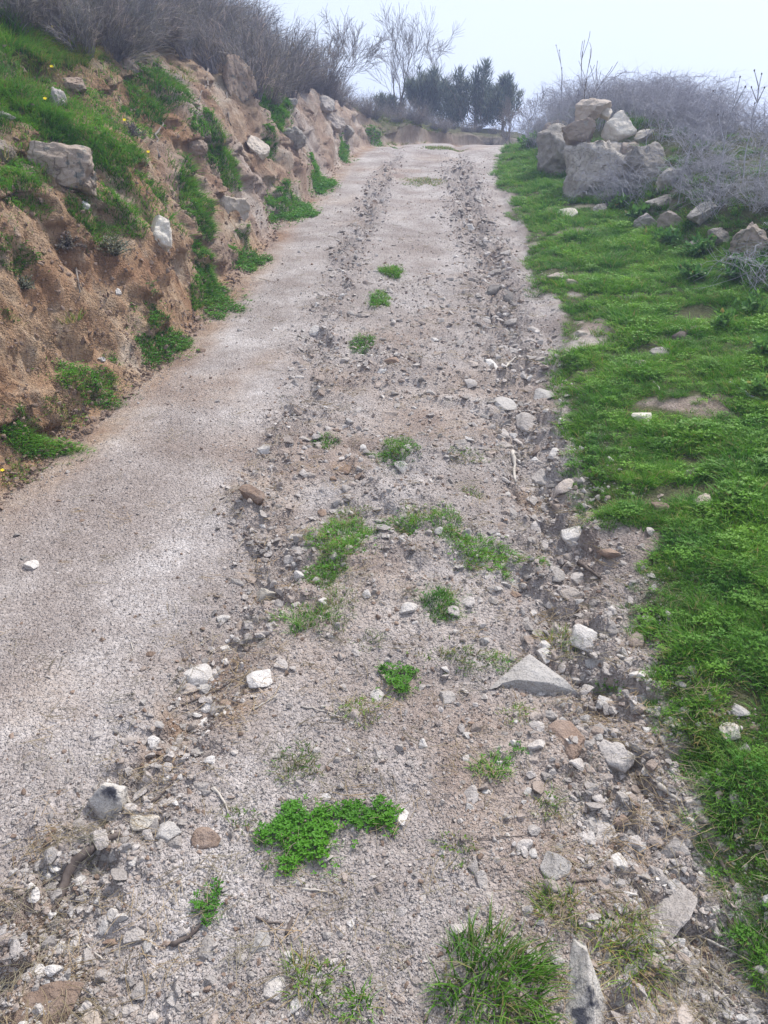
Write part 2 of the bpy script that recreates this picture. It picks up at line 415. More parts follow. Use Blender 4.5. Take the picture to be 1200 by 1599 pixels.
M_STRAW = grass_material('dry_straw', (.30, .25, .18), (.42, .36, .27), (.50, .44, .34), dryamt=.3, dry=(.20, .15, .11))

def wood_material(name, a, c_):
    m, n, b = new_mat(name)
    geo = n.nodes.new('ShaderNodeNewGeometry')
    n1 = tex(n, 'ShaderNodeTexNoise', 30, geo.outputs['Position'], 5, .65).outputs['Fac']
    n.links.new(ramp(n, n1, [(.3, a), (.7, c_)]), b.inputs['Base Color'])
    bump(n, b, n1, .6, .004); return m
M_BARK = wood_material('grey_bark', (.12, .105, .095), (.24, .21, .19))
M_TWIG = wood_material('dark_twig', (.07, .055, .05), (.16, .13, .115))
M_PWOOD = wood_material('bleached_wood', (.36, .32, .28), (.52, .48, .43))
M_CANE = wood_material('haze_blue_bramble_cane', (.24, .235, .27), (.45, .45, .51))  # grey canes with the blue of the haze mixed into their colour
M_BROOM = wood_material('dark_broom_stem', (.12, .115, .125), (.25, .235, .26))
m_, n_, b_ = new_mat('yellow_petal'); b_.inputs['Base Color'].default_value = (.75, .58, .02, 1); M_YEL = m_

# ------------------------------------------------------------------ the ground, three sheets sharing their edges
def geom(a, b, d0, k):
    out = [a]; d = d0
    while out[-1] < b: out.append(out[-1] + d); d *= k
    out[-1] = b; return np.array(out)
rows = np.concatenate([-geom(8.0, 160, 2.0, 1.25)[::-1], np.arange(-7.5, .1, .5), np.arange(.2, .75, .05),
                       geom(.75, 22.0, .0055, 1.0060), geom(22.3, 160, .4, 1.18)])
rows = np.unique(np.round(rows, 5))
NR = len(rows)
def masks(x, y, soil, grs, rub): return np.stack([soil, grs, rub, np.ones_like(x)], -1)

def sheet(name, X, Y, Z, M, label):
    nr, nc = X.shape
    V = np.stack([X, Y, Z], -1).reshape(-1, 3)
    idx = np.arange(nr * nc).reshape(nr, nc)
    Q = np.stack([idx[:-1, :-1], idx[:-1, 1:], idx[1:, 1:], idx[1:, :-1]], -1).reshape(-1, 4)
    me = make_mesh(name, V, [Q], [M_GROUND], attrs={'mask': ('FLOAT_COLOR', M.reshape(-1, 4).astype(np.float32))})
    o = link(name, me); tag(o, kind='structure', label=label); return o

# track
ct = np.linspace(0, 1, 330)
Yt = np.repeat(rows[:, None], len(ct), 1)
Xt = Lx(Yt) + (Rx(Yt) - Lx(Yt)) * ct[None]
Zt = base(Yt) + track_h(Xt, Yt)
rubm = rubble(Xt, Yt)
redp = np.zeros_like(Xt)
for (px, py, r) in ((390, 772, .10), (330, 1065, .10), (370, 1100, .08), (70, 1440, .07), (60, 1560, .10), (890, 1150, .07), (540, 735, .08), (240, 1180, .05), (830, 760, .08), (270, 1120, .05)):
    cx, cy = at_plane(px, py); d = np.hypot(Xt - cx, (Yt - cy)) / r
    redp = np.maximum(redp, .75 * np.exp(-d ** 2) * np.clip(.8 + .8 * fbm(Xt * 14, Yt * 14, o=3, s=80), 0, 1))
redp = np.maximum(redp, sstep(.28, .0, Xt - Lx(Yt)) * np.clip(.55 + .5 * fbm(Xt * 5, Yt * 3, o=3, s=81), 0, 1) * sstep(1.5, 4, Yt))
redp = np.maximum(redp, .22 * sstep(.15, .55, fbm(Xt * 1.3, Yt * 1.1, o=3, s=82)))
path = sheet('dirt_path', Xt, Yt, Zt, masks(Xt, Yt, redp, 0 * Xt, rubm), 'pale gravelly dirt track climbing uphill with two eroded stony ruts')

# left bank
us = np.concatenate([np.arange(0, 1.3, .0105), geom(1.31, 60, .014, 1.052)])
U = np.repeat(us[None, :], NR, 0); Yb = np.repeat(rows[:, None], len(us), 1)
Xb = Lx(Yb) - U
e0 = np.exp(-U / .08)
Hb = bank_h(U, Yb) * (1 - np.exp(-U / .03) * 0)
Zb = base(Yb) + track_h(Xb, Yb) * np.exp(-U / .15) + Hb
fm = sstep(.06, .22, U) * sstep(1.9, .8, U)             # the cut face: rills, ledges and lumps pushed out sideways
hh = Hb
rill = fbm(Yb * 5.5, hh * 1.2, o=4, s=90, g=.6, ridged=True)
lump = fbm(Yb * 2.2, hh * 2.8, o=4, s=91, g=.55)
fine = fbm(Yb * 22, hh * 18, o=3, s=92, g=.6)
mid = fbm(Yb * 10, hh * 1.7 + Yb * 2, o=4, s=97, g=.6, ridged=True)
push = fm * (.075 * rill + .035 * lump + .055 * mid + .016 * fine)
ledge = fm * .08 * (sstep(.0, .12, fbm(Yb * 1.7, hh * 4.5, o=3, s=93)) - .5)
Xb2 = Xb + push + ledge; Zb2 = Zb + fm * (.03 * lump + .012 * fine)
Xb2[:, 0] = Xb[:, 0]; Zb2[:, 0] = Zt[:, 0]
grb = sstep(.75, 1.5, U) * .8 + .35 * sstep(.1, .5, fbm(Yb * 2, U * 2, o=3, s=95)) * sstep(.3, .7, U)
soilm = np.clip(1 - .55 * sstep(.0, .4, fbm(Yb * .9, hh * 1.1, o=3, s=96)) * sstep(4.5, 7, Yb) - .5 * sstep(7, 11, Yb), .25, 1)
soilm[:, :1] = redp[:, :1]
soilm = soilm * sstep(-.02, .08, U) + redp[:, :1] * (1 - sstep(-.02, .08, U))
bank = sheet('earth_bank', Xb2[:, ::-1], Yb[:, ::-1], Zb2[:, ::-1], masks(Xb, Yb, soilm, np.clip(np.maximum(grb, sstep(16.3, 17.8, Yb) * .9 * sstep(0, .3, U)), 0, 1), 0 * Xb)[:, ::-1], 'eroded orange earth cut bank rising along the left of the track')

# right verge and the ground that falls away beyond it
vs_ = np.concatenate([np.arange(0, 2.6, .016), geom(2.62, 60, .03, 1.07)])
Vv = np.repeat(vs_[None], NR, 0); Yv = np.repeat(rows[:, None], len(vs_), 1)
Xv = Rx(Yv) + Vv
Zv = base(Yv) + track_h(np.minimum(Xv, Rx(Yv)), Yv) * np.exp(-Vv / .12) + verge_h(Vv, Xv, Yv)
Zv[:, 0] = Zt[:, -1]
def verge_grass(x, y):
    v = x - Rx(y)
    e = (.22 * vnoise(np.log(np.maximum(y, .3)) * 5.5, x * 0.3, s=101) + .12 * vnoise(np.log(np.maximum(y, .3)) * 15, x * 5, s=102)) * np.interp(y, [1.2, 3.2], [.3, 1])
    g = sstep(.0, .10, v + e)
    hole = fbm(x * 2.3, y * 2.6, o=3, s=103)
    g = g * (1 - .95 * np.interp(y, [1.8, 3], [0, 1]) * np.interp(y, [6, 10], [1, .5]) * sstep(.27, .38, hole) * sstep(1.2, .3, v - .14 * (y - 3).clip(0, 5)))
    far = sstep(18, 15, y)
    return g * far
gv = verge_grass(Xv, Yv)
verge = sheet('grass_verge', Xv, Yv, Zv, masks(Xv, Yv, .25 * sstep(0, .3, Vv), np.clip(np.maximum(gv * .95, sstep(2.3, 3.2, Xv) * .7) * sstep(0, .04, Vv), 0, 1), rubm[:, -1:] * np.exp(-Vv / .15)), 'gentle grassy shoulder on the right of the track')
bpy.context.view_layer.update()
GROUNDS = [path, bank, verge]

def cast(o, d, far=300):
    best = None
    for g in GROUNDS:
        ok, p, nrm, _ = g.ray_cast(Vector(o), Vector(d), distance=far)
        if ok:
            t = (p - Vector(o)).length
            if best is None or t < best[0]: best = (t, p.copy(), nrm.copy())
    return best
def pick(px, py):
    """the ground point the photograph shows at a pixel; returns point, normal, depth along the view axis"""
    cx = (px - 600) / 1200; cy = (800 - py) / 1200
    d = Vector((cx, math.cos(PITCH) + cy * math.sin(PITCH), -math.sin(PITCH) + cy * math.cos(PITCH)))
    h = cast((0, 0, CAM_Z), d.normalized())
    if h is None: return None
    p = h[1]; return p, h[2], p.y * math.cos(PITCH) - (p.z - CAM_Z) * math.sin(PITCH)
def drop(x, y, z=14.):
    h = cast((x, y, z), (0, 0, -1))
    return (h[1], h[2]) if h else (Vector((x, y, float(base(y)))), Vector((0, 0, 1)))
def to_px(p):
    z = p[2] - CAM_Z; dep = p[1] * math.cos(PITCH) - z * math.sin(PITCH); u = p[1] * math.sin(PITCH) + z * math.cos(PITCH)
    if dep < .05: return -9999, -9999
    return 600 + 1200 * p[0] / dep, 800 - 1200 * u / dep

# ------------------------------------------------------------------ scatter by geometry nodes (variants live in the same mesh)
def scatter_tree():
    g = bpy.data.node_groups.new('scatter', 'GeometryNodeTree')
    g.interface.new_socket('Geometry', in_out='INPUT', socket_type='NodeSocketGeometry')
    g.interface.new_socket('Geometry', in_out='OUTPUT', socket_type='NodeSocketGeometry')
    N = g.nodes; L = g.links
    gi = N.new('NodeGroupInput'); go = N.new('NodeGroupOutput')
    def attr(name, t):
        a = N.new('GeometryNodeInputNamedAttribute'); a.data_type = t; a.inputs['Name'].default_value = name; return a.outputs[0]
    sp = N.new('GeometryNodeSeparateGeometry'); sp.domain = 'POINT'
    L.new(gi.outputs[0], sp.inputs['Geometry']); L.new(attr('ispt', 'BOOLEAN'), sp.inputs['Selection'])
    si = N.new('GeometryNodeSplitToInstances'); si.domain = 'POINT'
    L.new(sp.outputs['Inverted'], si.inputs['Geometry']); L.new(attr('vid', 'INT'), si.inputs['Group ID'])
    ip = N.new('GeometryNodeInstanceOnPoints')
    L.new(sp.outputs['Selection'], ip.inputs['Points']); L.new(si.outputs['Instances'], ip.inputs['Instance'])
    ip.inputs['Pick Instance'].default_value = True
    L.new(attr('vid', 'INT'), ip.inputs['Instance Index'])
    er = N.new('FunctionNodeEulerToRotation'); L.new(attr('rot', 'FLOAT_VECTOR'), er.inputs[0])
    L.new(er.outputs[0], ip.inputs['Rotation']); L.new(attr('scl', 'FLOAT_VECTOR'), ip.inputs['Scale'])
    L.new(ip.outputs[0], go.inputs[0])
    return g
GN = scatter_tree()
def scatter(name, variants, pts, rot, scl, vid, mats, label, cat, smooth=True):
    """variants: list of (V, [faces], tip, rv)"""
    Vs, Fs, vi, tip, rv = [], [], [], [], []; off = 0
    for i, (v, f, t, r) in enumerate(variants):
        Vs.append(v); Fs += [np.asarray(q) + off for q in f]; vi.append(np.full(len(v), i)); off += len(v)
        tip.append(np.zeros(len(v)) if t is None else t); rv.append(np.zeros(len(v)) if r is None else r)
    n0 = off; n = len(pts)
    V = np.concatenate(Vs + [pts]); Fs3 = [f for f in Fs]
    me = make_mesh(name, V, Fs3, mats, smooth, attrs={
        'ispt': ('BOOLEAN', np.concatenate([np.zeros(n0, bool), np.ones(n, bool)])),
        'vid': ('INT', np.concatenate(vi + [vid]).astype(np.int32)),
        'rot': ('FLOAT_VECTOR', np.concatenate([np.zeros((n0, 3)), rot]).astype(np.float32)),
        'scl': ('FLOAT_VECTOR', np.concatenate([np.ones((n0, 3)), scl]).astype(np.float32)),
        'tip': ('FLOAT', np.concatenate(tip + [np.zeros(n)]).astype(np.float32)),
        'rv': ('FLOAT', np.concatenate(rv + [np.zeros(n)]).astype(np.float32))})
    o = link(name, me); md = o.modifiers.new('scatter', 'NODES'); md.node_group = GN
    tag(o, label, cat, kind='stuff'); return o

import bmesh
def ico(sub):
    bm = bmesh.new(); bmesh.ops.create_icosphere(bm, subdivisions=sub, radius=1)
    V = np.array([v.co[:] for v in bm.verts]); F = np.array([[v.index for v in f.verts] for f in bm.faces]); bm.free(); return V, F
ICO = {k: ico(k) for k in (1, 2, 3, 4, 5)}
def rock(seed, sub=4, cuts=11, lo=.5, hi=.86, rough=.05, shape=(1, .85, .6)):
    g = np.random.default_rng(seed); V, F = ICO[sub]; V = V.copy()
    for _ in range(cuts):
        nn = g.normal(size=3); nn /= np.linalg.norm(nn); d = g.uniform(lo, hi)
        e = V @ nn - d; V -= np.maximum(e, 0)[:, None] * nn * .97
    if sub >= 3:
        nv = V / np.linalg.norm(V, axis=1, keepdims=True); o = g.uniform(0, 50, 3)
        q = V * 2.2 + o
        V = V + nv * (rough * 1.6 * fbm(q[:, 0], q[:, 1], q[:, 2], o=3, s=seed % 97) + rough * .8 * fbm(q[:, 0] * 4, q[:, 1] * 4, q[:, 2] * 4, o=3, s=5, g=.6))[:, None]
    V = V / np.abs(V).max(0) * np.array(shape)
    return V, F

# ------------------------------------------------------------------ gravel (nobody could count it)
def euler_for(normals, g, tilt=.35):
    az = g.uniform(0, 2 * np.pi, len(normals))
    n = normals + g.normal(0, tilt, normals.shape); n /= np.linalg.norm(n, axis=1, keepdims=True)
    th = np.arccos(np.clip(n[:, 2], -1, 1)); ph = np.arctan2(n[:, 1], n[:, 0])
    # Rz(ph) Ry(th) Rz(az) approximated by sequential euler of a track quaternion
    out = np.zeros((len(n), 3))
    for i in range(len(n)):
        q = Matrix.Rotation(ph[i], 3, 'Z') @ Matrix.Rotation(th[i], 3, 'Y') @ Matrix.Rotation(az[i], 3, 'Z')
        out[i] = q.to_euler()[:]
    return out
pv = []
for s in range(7):
    v, f = rock(100 + s, sub=2, cuts=10, lo=.28, hi=.72, shape=(1, .8, .55)); pv.append((v, [f], None, None))
def gravel(n, lo, hi, dens, name, label, mats, ylo=.75, yhi=16, pw=1.3, sink=.25, side=.35, seed=1):
    g = np.random.default_rng(seed)
    t = g.random(n * 4)
    a = 1 - pw; y = (ylo ** a + t * (yhi ** a - ylo ** a)) ** (1 / a)
    x = Lx(y) - .05 + g.random(len(y)) * (Rx(y) - Lx(y) + side)
    keep = g.random(len(y)) < dens(x, y); x, y = x[keep][:n], y[keep][:n]
    s = lo * (hi / lo) ** (g.random(len(x)) ** 2.0) * np.clip(.75 + y * .10, .8, 1.7)
    P = np.zeros((len(x), 3)); ok = np.ones(len(x), bool)
    xr = np.minimum(x, Rx(y)); v = np.clip(x - Rx(y), 0, None); u = np.clip(Lx(y) - x, 0, None)
    z = base(y) + track_h(xr, y) * np.exp(-v / .12) + np.where(v > 0, verge_h(v, x, y), 0) + np.where(u > 0, bank_h(u, y), 0)
    P = np.stack([x, y, z + s * sink], 1)
    nrm = np.tile([0, -SL, 1.], (len(x), 1))
    rot = euler_for(nrm, g); scl = s[:, None] * g.uniform(.8, 1.2, (len(x), 3))
    scatter(name, pv, P, rot, scl, g.integers(0, len(pv), len(x)), mats, label, 'gravel', smooth=False)
gravel(85000, .0024, .0068, lambda x, y: .18 + .8 * rubble(x, y) + .2 * vnoise(x * 3, y * 3, s=33), 'fine_gravel', 'fine pale grit and gravel spread over the whole dirt track', [M_GREY], pw=1.9, seed=2)
gravel(9000, .005, .019, lambda x, y: np.clip(rubble(x, y) ** 1.1 * 1.2 + .012, 0, 1), 'loose_gravel', 'loose angular gravel filling the eroded ruts of the track', [M_GREY], pw=1.05, seed=3, sink=.12)
pv_keep = pv; pv = []
for s in range(8):
    v, f = rock(150 + s, sub=3, cuts=12, lo=.36, hi=.8, rough=.07, shape=(1, .8, .5)); pv.append((v, [f], None, None))
gravel(2600, .009, .027, lambda x, y: np.clip(rubble(x, y) ** 1.6 * 1.3, 0, 1), 'coarse_rubble', 'coarse angular rubble packed into the eroded ruts of the track', [M_GREY], pw=1.15, seed=6, sink=.12)
gravel(700, .009, .024, lambda x, y: np.clip(rubble(x, y) ** 1.6 * 1.3, 0, 1), 'pale_rubble', 'paler angular rubble packed into the eroded ruts of the track', [M_PALE], pw=1.15, seed=7, sink=.12)
pv = pv_keep
gravel(6000, .004, .013, lambda x, y: np.clip(rubble(x, y) * .8 + .05, 0, 1), 'brown_gravel', 'brownish grit mixed into the ruts of the track', [M_BROWN], pw=1.2, seed=4, sink=.1)

def on_bank(n, wfun, seed):
    g = np.random.default_rng(seed); me = bank.data; k = len(me.vertices)
    co = np.empty(k * 3, np.float32); me.vertices.foreach_get('co', co); co = co.reshape(-1, 3)
    no = np.empty(k * 3, np.float32); me.vertices.foreach_get('normal', no); no = no.reshape(-1, 3)
    w = wfun(U[:, ::-1].ravel(), Yb[:, ::-1].ravel(), no)
    # vertices crowd near the camera: weigh by the patch each stands for
    dy = np.gradient(rows); du = np.gradient(us)[::-1]
    w = w * (dy[:, None] * du[None]).ravel(); w = w / w.sum()
    i = g.choice(k, n, p=w); return co[i] + g.normal(0, .012, (n, 3)), no[i], g
P_, N_, g_ = on_bank(24000, lambda u, y, no: ((y > 1.5) & (y < 15) & (u < 1.4)) * np.exp(-y / 5) * (.35 + np.exp(-u / .15) * 1.5), 61)
scatter('bank_clods', pv, P_, euler_for(N_, g_, .5), (.004 * (.020 / .004) ** (g_.random(24000) ** 2.2))[:, None] * g_.uniform(.7, 1.3, (24000, 3)), g_.integers(0, 7, 24000), [M_BROWN], 'crumbled clods and stones over the cut face of the left bank', 'rubble', smooth=False)

# ------------------------------------------------------------------ named stones, placed where the photograph shows them
# (px, py of the middle, width, height in photograph pixels, material, label name or '')
STONES = []
def S(*a): STONES.append(a)
HERO = [
 (835, 1065, 125, 60, 'p', 'tri', 'large pale triangular slab lying flat in the middle right of the track'),
 (915, 993, 50, 44, 'p', '', 'flat whitish five-sided stone beyond the large triangular slab'),
 (167, 1242, 66, 66, 's', 'round', 'round granite stone with dark lichen patches at the lip of the left rut'),
 (225, 1277, 50, 38, 'e', '', 'tan angular stone wedged between the dark spotted stone and a pale block'),
 (261, 1292, 54, 36, 'p', '', 'pale block of stone, right-hand one of three beside the dark spotted stone'),
 (930, 1285, 78, 62, 'g', 'slab', 'broad bluish grey slab set flush in the track, lower right'),
 (870, 1346, 52, 44, 'p', '', 'rounded potato shaped pale stone in front of the bluish flush slab'),
 (1057, 1315, 44, 58, 'g', '', 'oval grey stone standing on end right of the bluish flush slab'),
 (1050, 1405, 140, 90, 'g', 'flat', 'very large worn rock face barely showing through the dirt, lower right'),
 (890, 1150, 84, 40, 'b', 'brown', 'half buried orange brown stone in front of the triangular slab'),
 (965, 1172, 56, 46, 'g', '', 'slanting grey slab between the brown half buried stone and the verge'),
 (70, 1568, 120, 80, 'b', 'corner', 'wide flat brownish slab in the bottom left corner of the photo'),
 (140, 1580, 42, 66, 'e', '', 'narrow tan slab just right of the brownish corner slab'),
 (407, 1050, 44, 48, 'p', '', 'pale blocky stone in the red earth patch of the left rut'),
 (310, 1052, 50, 32, 'p', '', 'crumbly pale stone at the left edge of the red earth patch'),
 (641, 946, 36, 26, 'p', 'oval', 'smooth white oval stone beside a grass tuft in the middle of the track'),
 (900, 828, 42, 30, 'p', '', 'pale rounded stone at the edge of the grass verge, mid distance'),
 (405, 1462, 38, 46, 'p', '', 'pale upright angular stone at the bottom, left of centre'),
 (430, 1540, 40, 44, 'p', '', 'pale square stone near the bottom edge, left of the big grass clump'),
 (323, 1478, 38, 32, 'g', '', 'smooth grey wedge shaped stone at the end of a thick twig'),
 (625, 1272, 34, 30, 'p', '', 'small white angular stone touching the right end of the clover patch'),
 (850, 613, 40, 28, 'p', '', 'white angular stone at the right edge of the right rut, mid distance'),
 (787, 631, 40, 20, 'p', '', 'flat pale stone in the right rut left of the white angular one'),
 (413, 700, 26, 17, 'p', '', 'lone white stone left of the left rut, mid distance'),
 (492, 516, 30, 13, 'p', '', 'flat light stone flush with the smooth left wheel track'),
 (825, 656, 46, 24, 'g', '', 'grey slab overhanging a dark hole in the right rut'),
 (848, 740, 38, 26, 'g', '', 'dark edged stone over the washed out hollow beside the bleached stick'),
 (395, 771, 66, 20, 'b', '', 'long reddish stone half sunk left of the left rut'),
 (1155, 1108, 34, 28, 'p', '', 'white stone poking out of the grass verge, lower right'),
 (1142, 1140, 34, 26, 'e', '', 'tan stone at the grass edge just in front of a white one'),
 (50, 881, 28, 17, 'p', '', 'single pale stone alone on the smooth track at far left'),
 (903, 900, 24, 18, 'g', '', 'round grey stone under a leaning slab at the grass edge'),
 (872, 898, 46, 16, 'g', '', 'long thin slab lying diagonally near the grass edge'),
 (1065, 1590, 84, 44, 'p', '', 'broad pale stone cut by the bottom edge of the photo, right'),
 (592, 1080, 26, 32, 'p', '', 'pale egg shaped stone beside a small leafy tuft in the centre'),
 (1005, 567, 28, 18, 'e', '', 'buff stone on the grass verge beside a greyer flat one'),
 (1035, 551, 32, 13, 'g', '', 'flat greyish stone on the grass verge behind the buff one'),
 (1006, 653, 36, 14, 'e', '', 'flat buff stone in a bare gap of the verge'),
 (1080, 740, 26, 18, 'g', '', 'weathered stone sitting deep in the grass of the verge'),
 (873, 433, 44, 16, 'g', '', 'pile-like rough stone at the inner edge of the verge, far up the track'),
]
MORE = """735,1237,40,26,g;760,1234,14,14,p;877,1320,20,18,g;834,1331,19,15,p;964,1342,42,32,p;995,1355,18,24,g;862,1382,30,18,g;1060,1560,32,26,p;1022,1572,18,16,p;
1175,1545,44,24,g;1182,1475,22,16,g;1035,1287,32,18,g;1022,1307,32,20,p;831,1315,14,12,b;1157,1501,22,10,d;945,1215,30,13,p;248,1320,15,13,p;199,1327,16,14,p;325,1308,54,34,b;
180,1432,34,18,p;162,1446,32,24,p;207,1460,36,30,g;172,1465,32,28,b;230,1476,28,18,p;462,1567,28,20,p;425,1580,14,12,p;509,1243,17,18,p;265,1250,22,18,g;378,1495,22,14,g;
114,1365,17,17,b;143,1292,22,16,g;242,1520,18,14,p;210,1577,20,16,p;238,1585,20,18,p;305,1552,13,12,p;37,870,12,8,g;350,1005,21,30,p;353,1029,15,14,p;320,1100,24,26,p;
389,996,23,18,g;347,960,24,26,p;438,1032,24,34,g;415,925,38,22,e;456,929,20,16,g;435,938,18,15,p;317,1073,26,18,p;405,1085,19,18,g;362,1149,14,16,p;235,1019,18,11,b;
480,848,24,14,g;895,846,26,14,p;836,819,24,16,g;771,916,23,22,g;729,937,32,22,g;803,907,20,14,p;891,925,34,18,p;952,865,36,14,b;870,982,34,16,g;997,998,38,24,g;
849,1022,36,20,p;930,1031,32,18,p;1000,1052,32,18,p;988,1072,19,14,g;1008,1086,30,24,p;945,1095,32,22,p;992,1102,30,18,g;828,995,18,24,g;840,1161,38,20,g;835,1182,22,16,g;
695,1085,30,26,g;729,1145,16,14,p;1112,860,30,13,e;955,986,36,16,d;878,1040,26,16,g;895,1058,34,16,g;915,1076,26,18,g;613,644,23,15,p;646,635,14,12,p;828,604,19,16,g;
767,567,38,18,p;737,565,30,15,p;734,597,24,15,g;761,649,20,15,g;867,708,32,14,p;835,700,26,22,d;882,758,36,22,p;1055,661,15,11,g;895,440,26,12,g;928,478,16,12,e;
704,436,18,8,d;795,462,26,13,d;770,452,30,12,d;1030,793,32,13,b;1100,785,50,14,e;870,788,25,15,g;787,675,22,14,g;615,562,26,14,b;685,552,18,9,e;910,521,22,8,e;
449,685,17,12,g;431,513,15,8,p;314,545,20,12,b;542,733,20,15,b;565,490,26,12,g;520,745,14,13,b;735,354,26,10,p;903,378,20,12,p;888,335,52,14,e;560,742,18,13,b;
640,700,15,12,g;700,620,16,10,g;665,590,18,10,g;720,690,18,12,g;745,640,16,12,g;800,545,20,10,g;845,560,18,10,g;760,500,20,9,g;800,500,22,10,g;835,515,20,9,g;
775,425,20,9,g;745,405,18,8,g;790,395,20,8,g;760,375,16,7,g;720,330,16,6,g;745,310,14,6,g;540,560,16,10,g;500,590,18,10,g;465,640,16,10,g;590,600,15,9,g;
560,640,16,11,g;525,670,15,10,b;480,740,18,12,g;450,790,16,11,g;505,800,18,12,b;465,860,17,12,g;390,960,15,12,g;290,1180,16,12,g;265,1215,15,11,p;930,940,22,14,g;
880,870,26,13,g;850,850,20,13,g;830,780,22,13,g;800,800,18,12,g;770,830,17,12,g;815,860,19,13,g;860,940,20,14,g;905,960,22,14,g;955,945,18,13,g;980,1030,22,13,g;
955,1060,24,15,g;1000,1130,20,14,g;960,1140,18,13,p;920,1200,26,14,g;900,1225,20,13,g;985,1240,20,14,p;1010,1270,18,13,g;1095,1370,22,14,g;1120,1450,24,15,g;1085,1480,20,14,g;
1140,1580,24,18,p;1000,1540,18,13,g;830,1240,18,12,g;780,1190,15,11,p;690,1330,16,12,g;660,1400,17,12,g;550,1440,16,12,p;520,1500,17,12,g;590,1540,17,13,g;480,1440,14,10,g;
360,1530,18,13,g;120,1500,22,14,g;90,1530,18,12,p;60,1480,18,12,g;150,1545,20,14,g;270,1560,20,15,g;640,1190,16,11,g;700,1240,15,10,g;560,1180,15,11,g;430,1180,15,10,g""".replace('\n', '')
LMARK = [('large triangular slab', 835, 1065), ('dark spotted round stone', 167, 1242), ('bluish flush slab', 930, 1285), ('brown half buried stone', 890, 1150),
         ('brownish corner slab', 70, 1568), ('white oval stone', 641, 946), ('big grass clump', 780, 1520), ('clover patch', 480, 1310), ('ridge rock', 905, 1520),
         ('red earth patch', 370, 1060), ('flat whitish stone', 915, 993), ('white rut stone', 850, 613), ('bleached upright stick', 803, 730), ('lone white stone', 413, 700),
         ('overhanging grey slab', 825, 656), ('long reddish stone', 395, 771), ('pale rounded verge stone', 900, 828), ('long dark stick', 1150, 1390), ('first small tuft up the track', 612, 424),
         ('second small tuft up the track', 590, 470), ('grass tuft by the watercourse', 765, 870), ('leafy tuft in the centre', 617, 1070), ('upright pale stone', 405, 1462), ('large worn rock face', 1050, 1400),
         ('exposed root', 130, 1360), ('pale block in the red earth', 407, 1050), ('green tuft left of centre', 530, 855), ('big bank boulder', 100, 257), ('flat light track stone', 492, 516), ('rough verge stone', 873, 433)]
used_labels = set()
def relation(px, py, lm):
    dx, dy = px - lm[1], py - lm[2]; d = math.hypot(dx, dy)
    near = 'just ' if d < 70 else ('well ' if d > 230 else '')
    if abs(dx) > abs(dy): return near + ('left of the ' if dx < 0 else 'right of the ') + lm[0]
    if dy < 0: return near.replace('well ', 'far ') + 'beyond the ' + lm[0]
    return near.replace('well ', '') + 'in front of the ' + lm[0]
def auto_label(desc, px, py, skip=()):
    global used_labels
    L = sorted([l for l in LMARK if l[0] not in skip and math.hypot(px - l[1], py - l[2]) > 8], key=lambda l: math.hypot(px - l[1], py - l[2]))[:9]
    for i in range(len(L)):
        s = f'{desc} {relation(px, py, L[i])}'
        if i < 2 and s not in used_labels and len(s.split()) <= 16:
            used_labels.add(s); return s
    for i in range(8):
        for j in range(i + 1, len(L)):
            s = f'{desc} {relation(px, py, L[i])}, {relation(px, py, L[j]).replace(" the ", " ")}'
            if s not in used_labels and len(s.split()) <= 16:
                used_labels.add(s); return s
    return f'{desc} {relation(px, py, L[0])}'
COLW = dict(p='pale', g='grey', b='brown', d='dark', s='spotted', w='weathered', v='weathered', e='buff')
SHARED = []
for k in range(16):
    sh = (1, rnd.uniform(.65, .95), rnd.uniform(.45, .75))
    v, f = rock(300 + k, sub=4 if k < 8 else 3, cuts=rnd.randint(9, 16), lo=.36, hi=.82, rough=.06, shape=sh)
    SHARED.append((v, f, sh))
_sm = {}
def shared_mesh(k, mat):
    if (k, mat) not in _sm:
        _sm[(k, mat)] = make_mesh('stone', SHARED[k][0], [SHARED[k][1]], [RM[mat]])
    return _sm[(k, mat)]
def put_stone(px, py, w, h, mat, label, hero=False, name='stone', cat='stone', group='loose stones on the track', sink=None, flat=None, depthk=1., seed=None):
    hit = pick(px, py + h * .30)
    if hit is None: return None
    p, nrm, dep = hit
    W = w / 1200 * dep * .5
    vis = max(.2, math.sin(math.atan2(CAM_Z - p.z + p.y * SL, max(p.y, .3))))   # how steeply we look down on it
    hw = h / max(w, 1)
    D = W * min(1.3, max(.55, hw / max(.35, vis))) * .9 * depthk
    Hh = W * (.44 if flat is None else flat) if hw > .3 or flat is not None else W * .4
    D = min(D, W * 1.4)
    if hero:
        v, f = rock(seed or int(px * 7 + py), sub=5 if w * 1 > 60 else 4, cuts=14, lo=.45, hi=.84, rough=.04, shape=(1, 1, 1))
        o = link(name, make_mesh(name, v, [f], [RM[mat]]))
        o.scale = (W, D, Hh)
    else:
        k = rnd.randrange(16); o = link(name, shared_mesh(k, mat)); sh = SHARED[k][2]
        o.scale = (W, D / sh[1], Hh / sh[2])
    q = nrm.lerp(Vector((0, 0, 1)), .5).normalized().to_track_quat('Z', 'Y')
    o.rotation_euler = (q.to_matrix() @ Matrix.Rotation(rnd.uniform(-.35, .35) if hero else rnd.uniform(-.5, .5), 3, 'Z')).to_euler()
    s = (.22 if (px > 930 and py < 880) or (px > 1100 and py < 1200) else .42) if sink is None else sink
    o.location = p + nrm * Hh * (1 - 2 * s) + Vector((0, D * .25, 0))
    tag(o, label, cat, group); return o
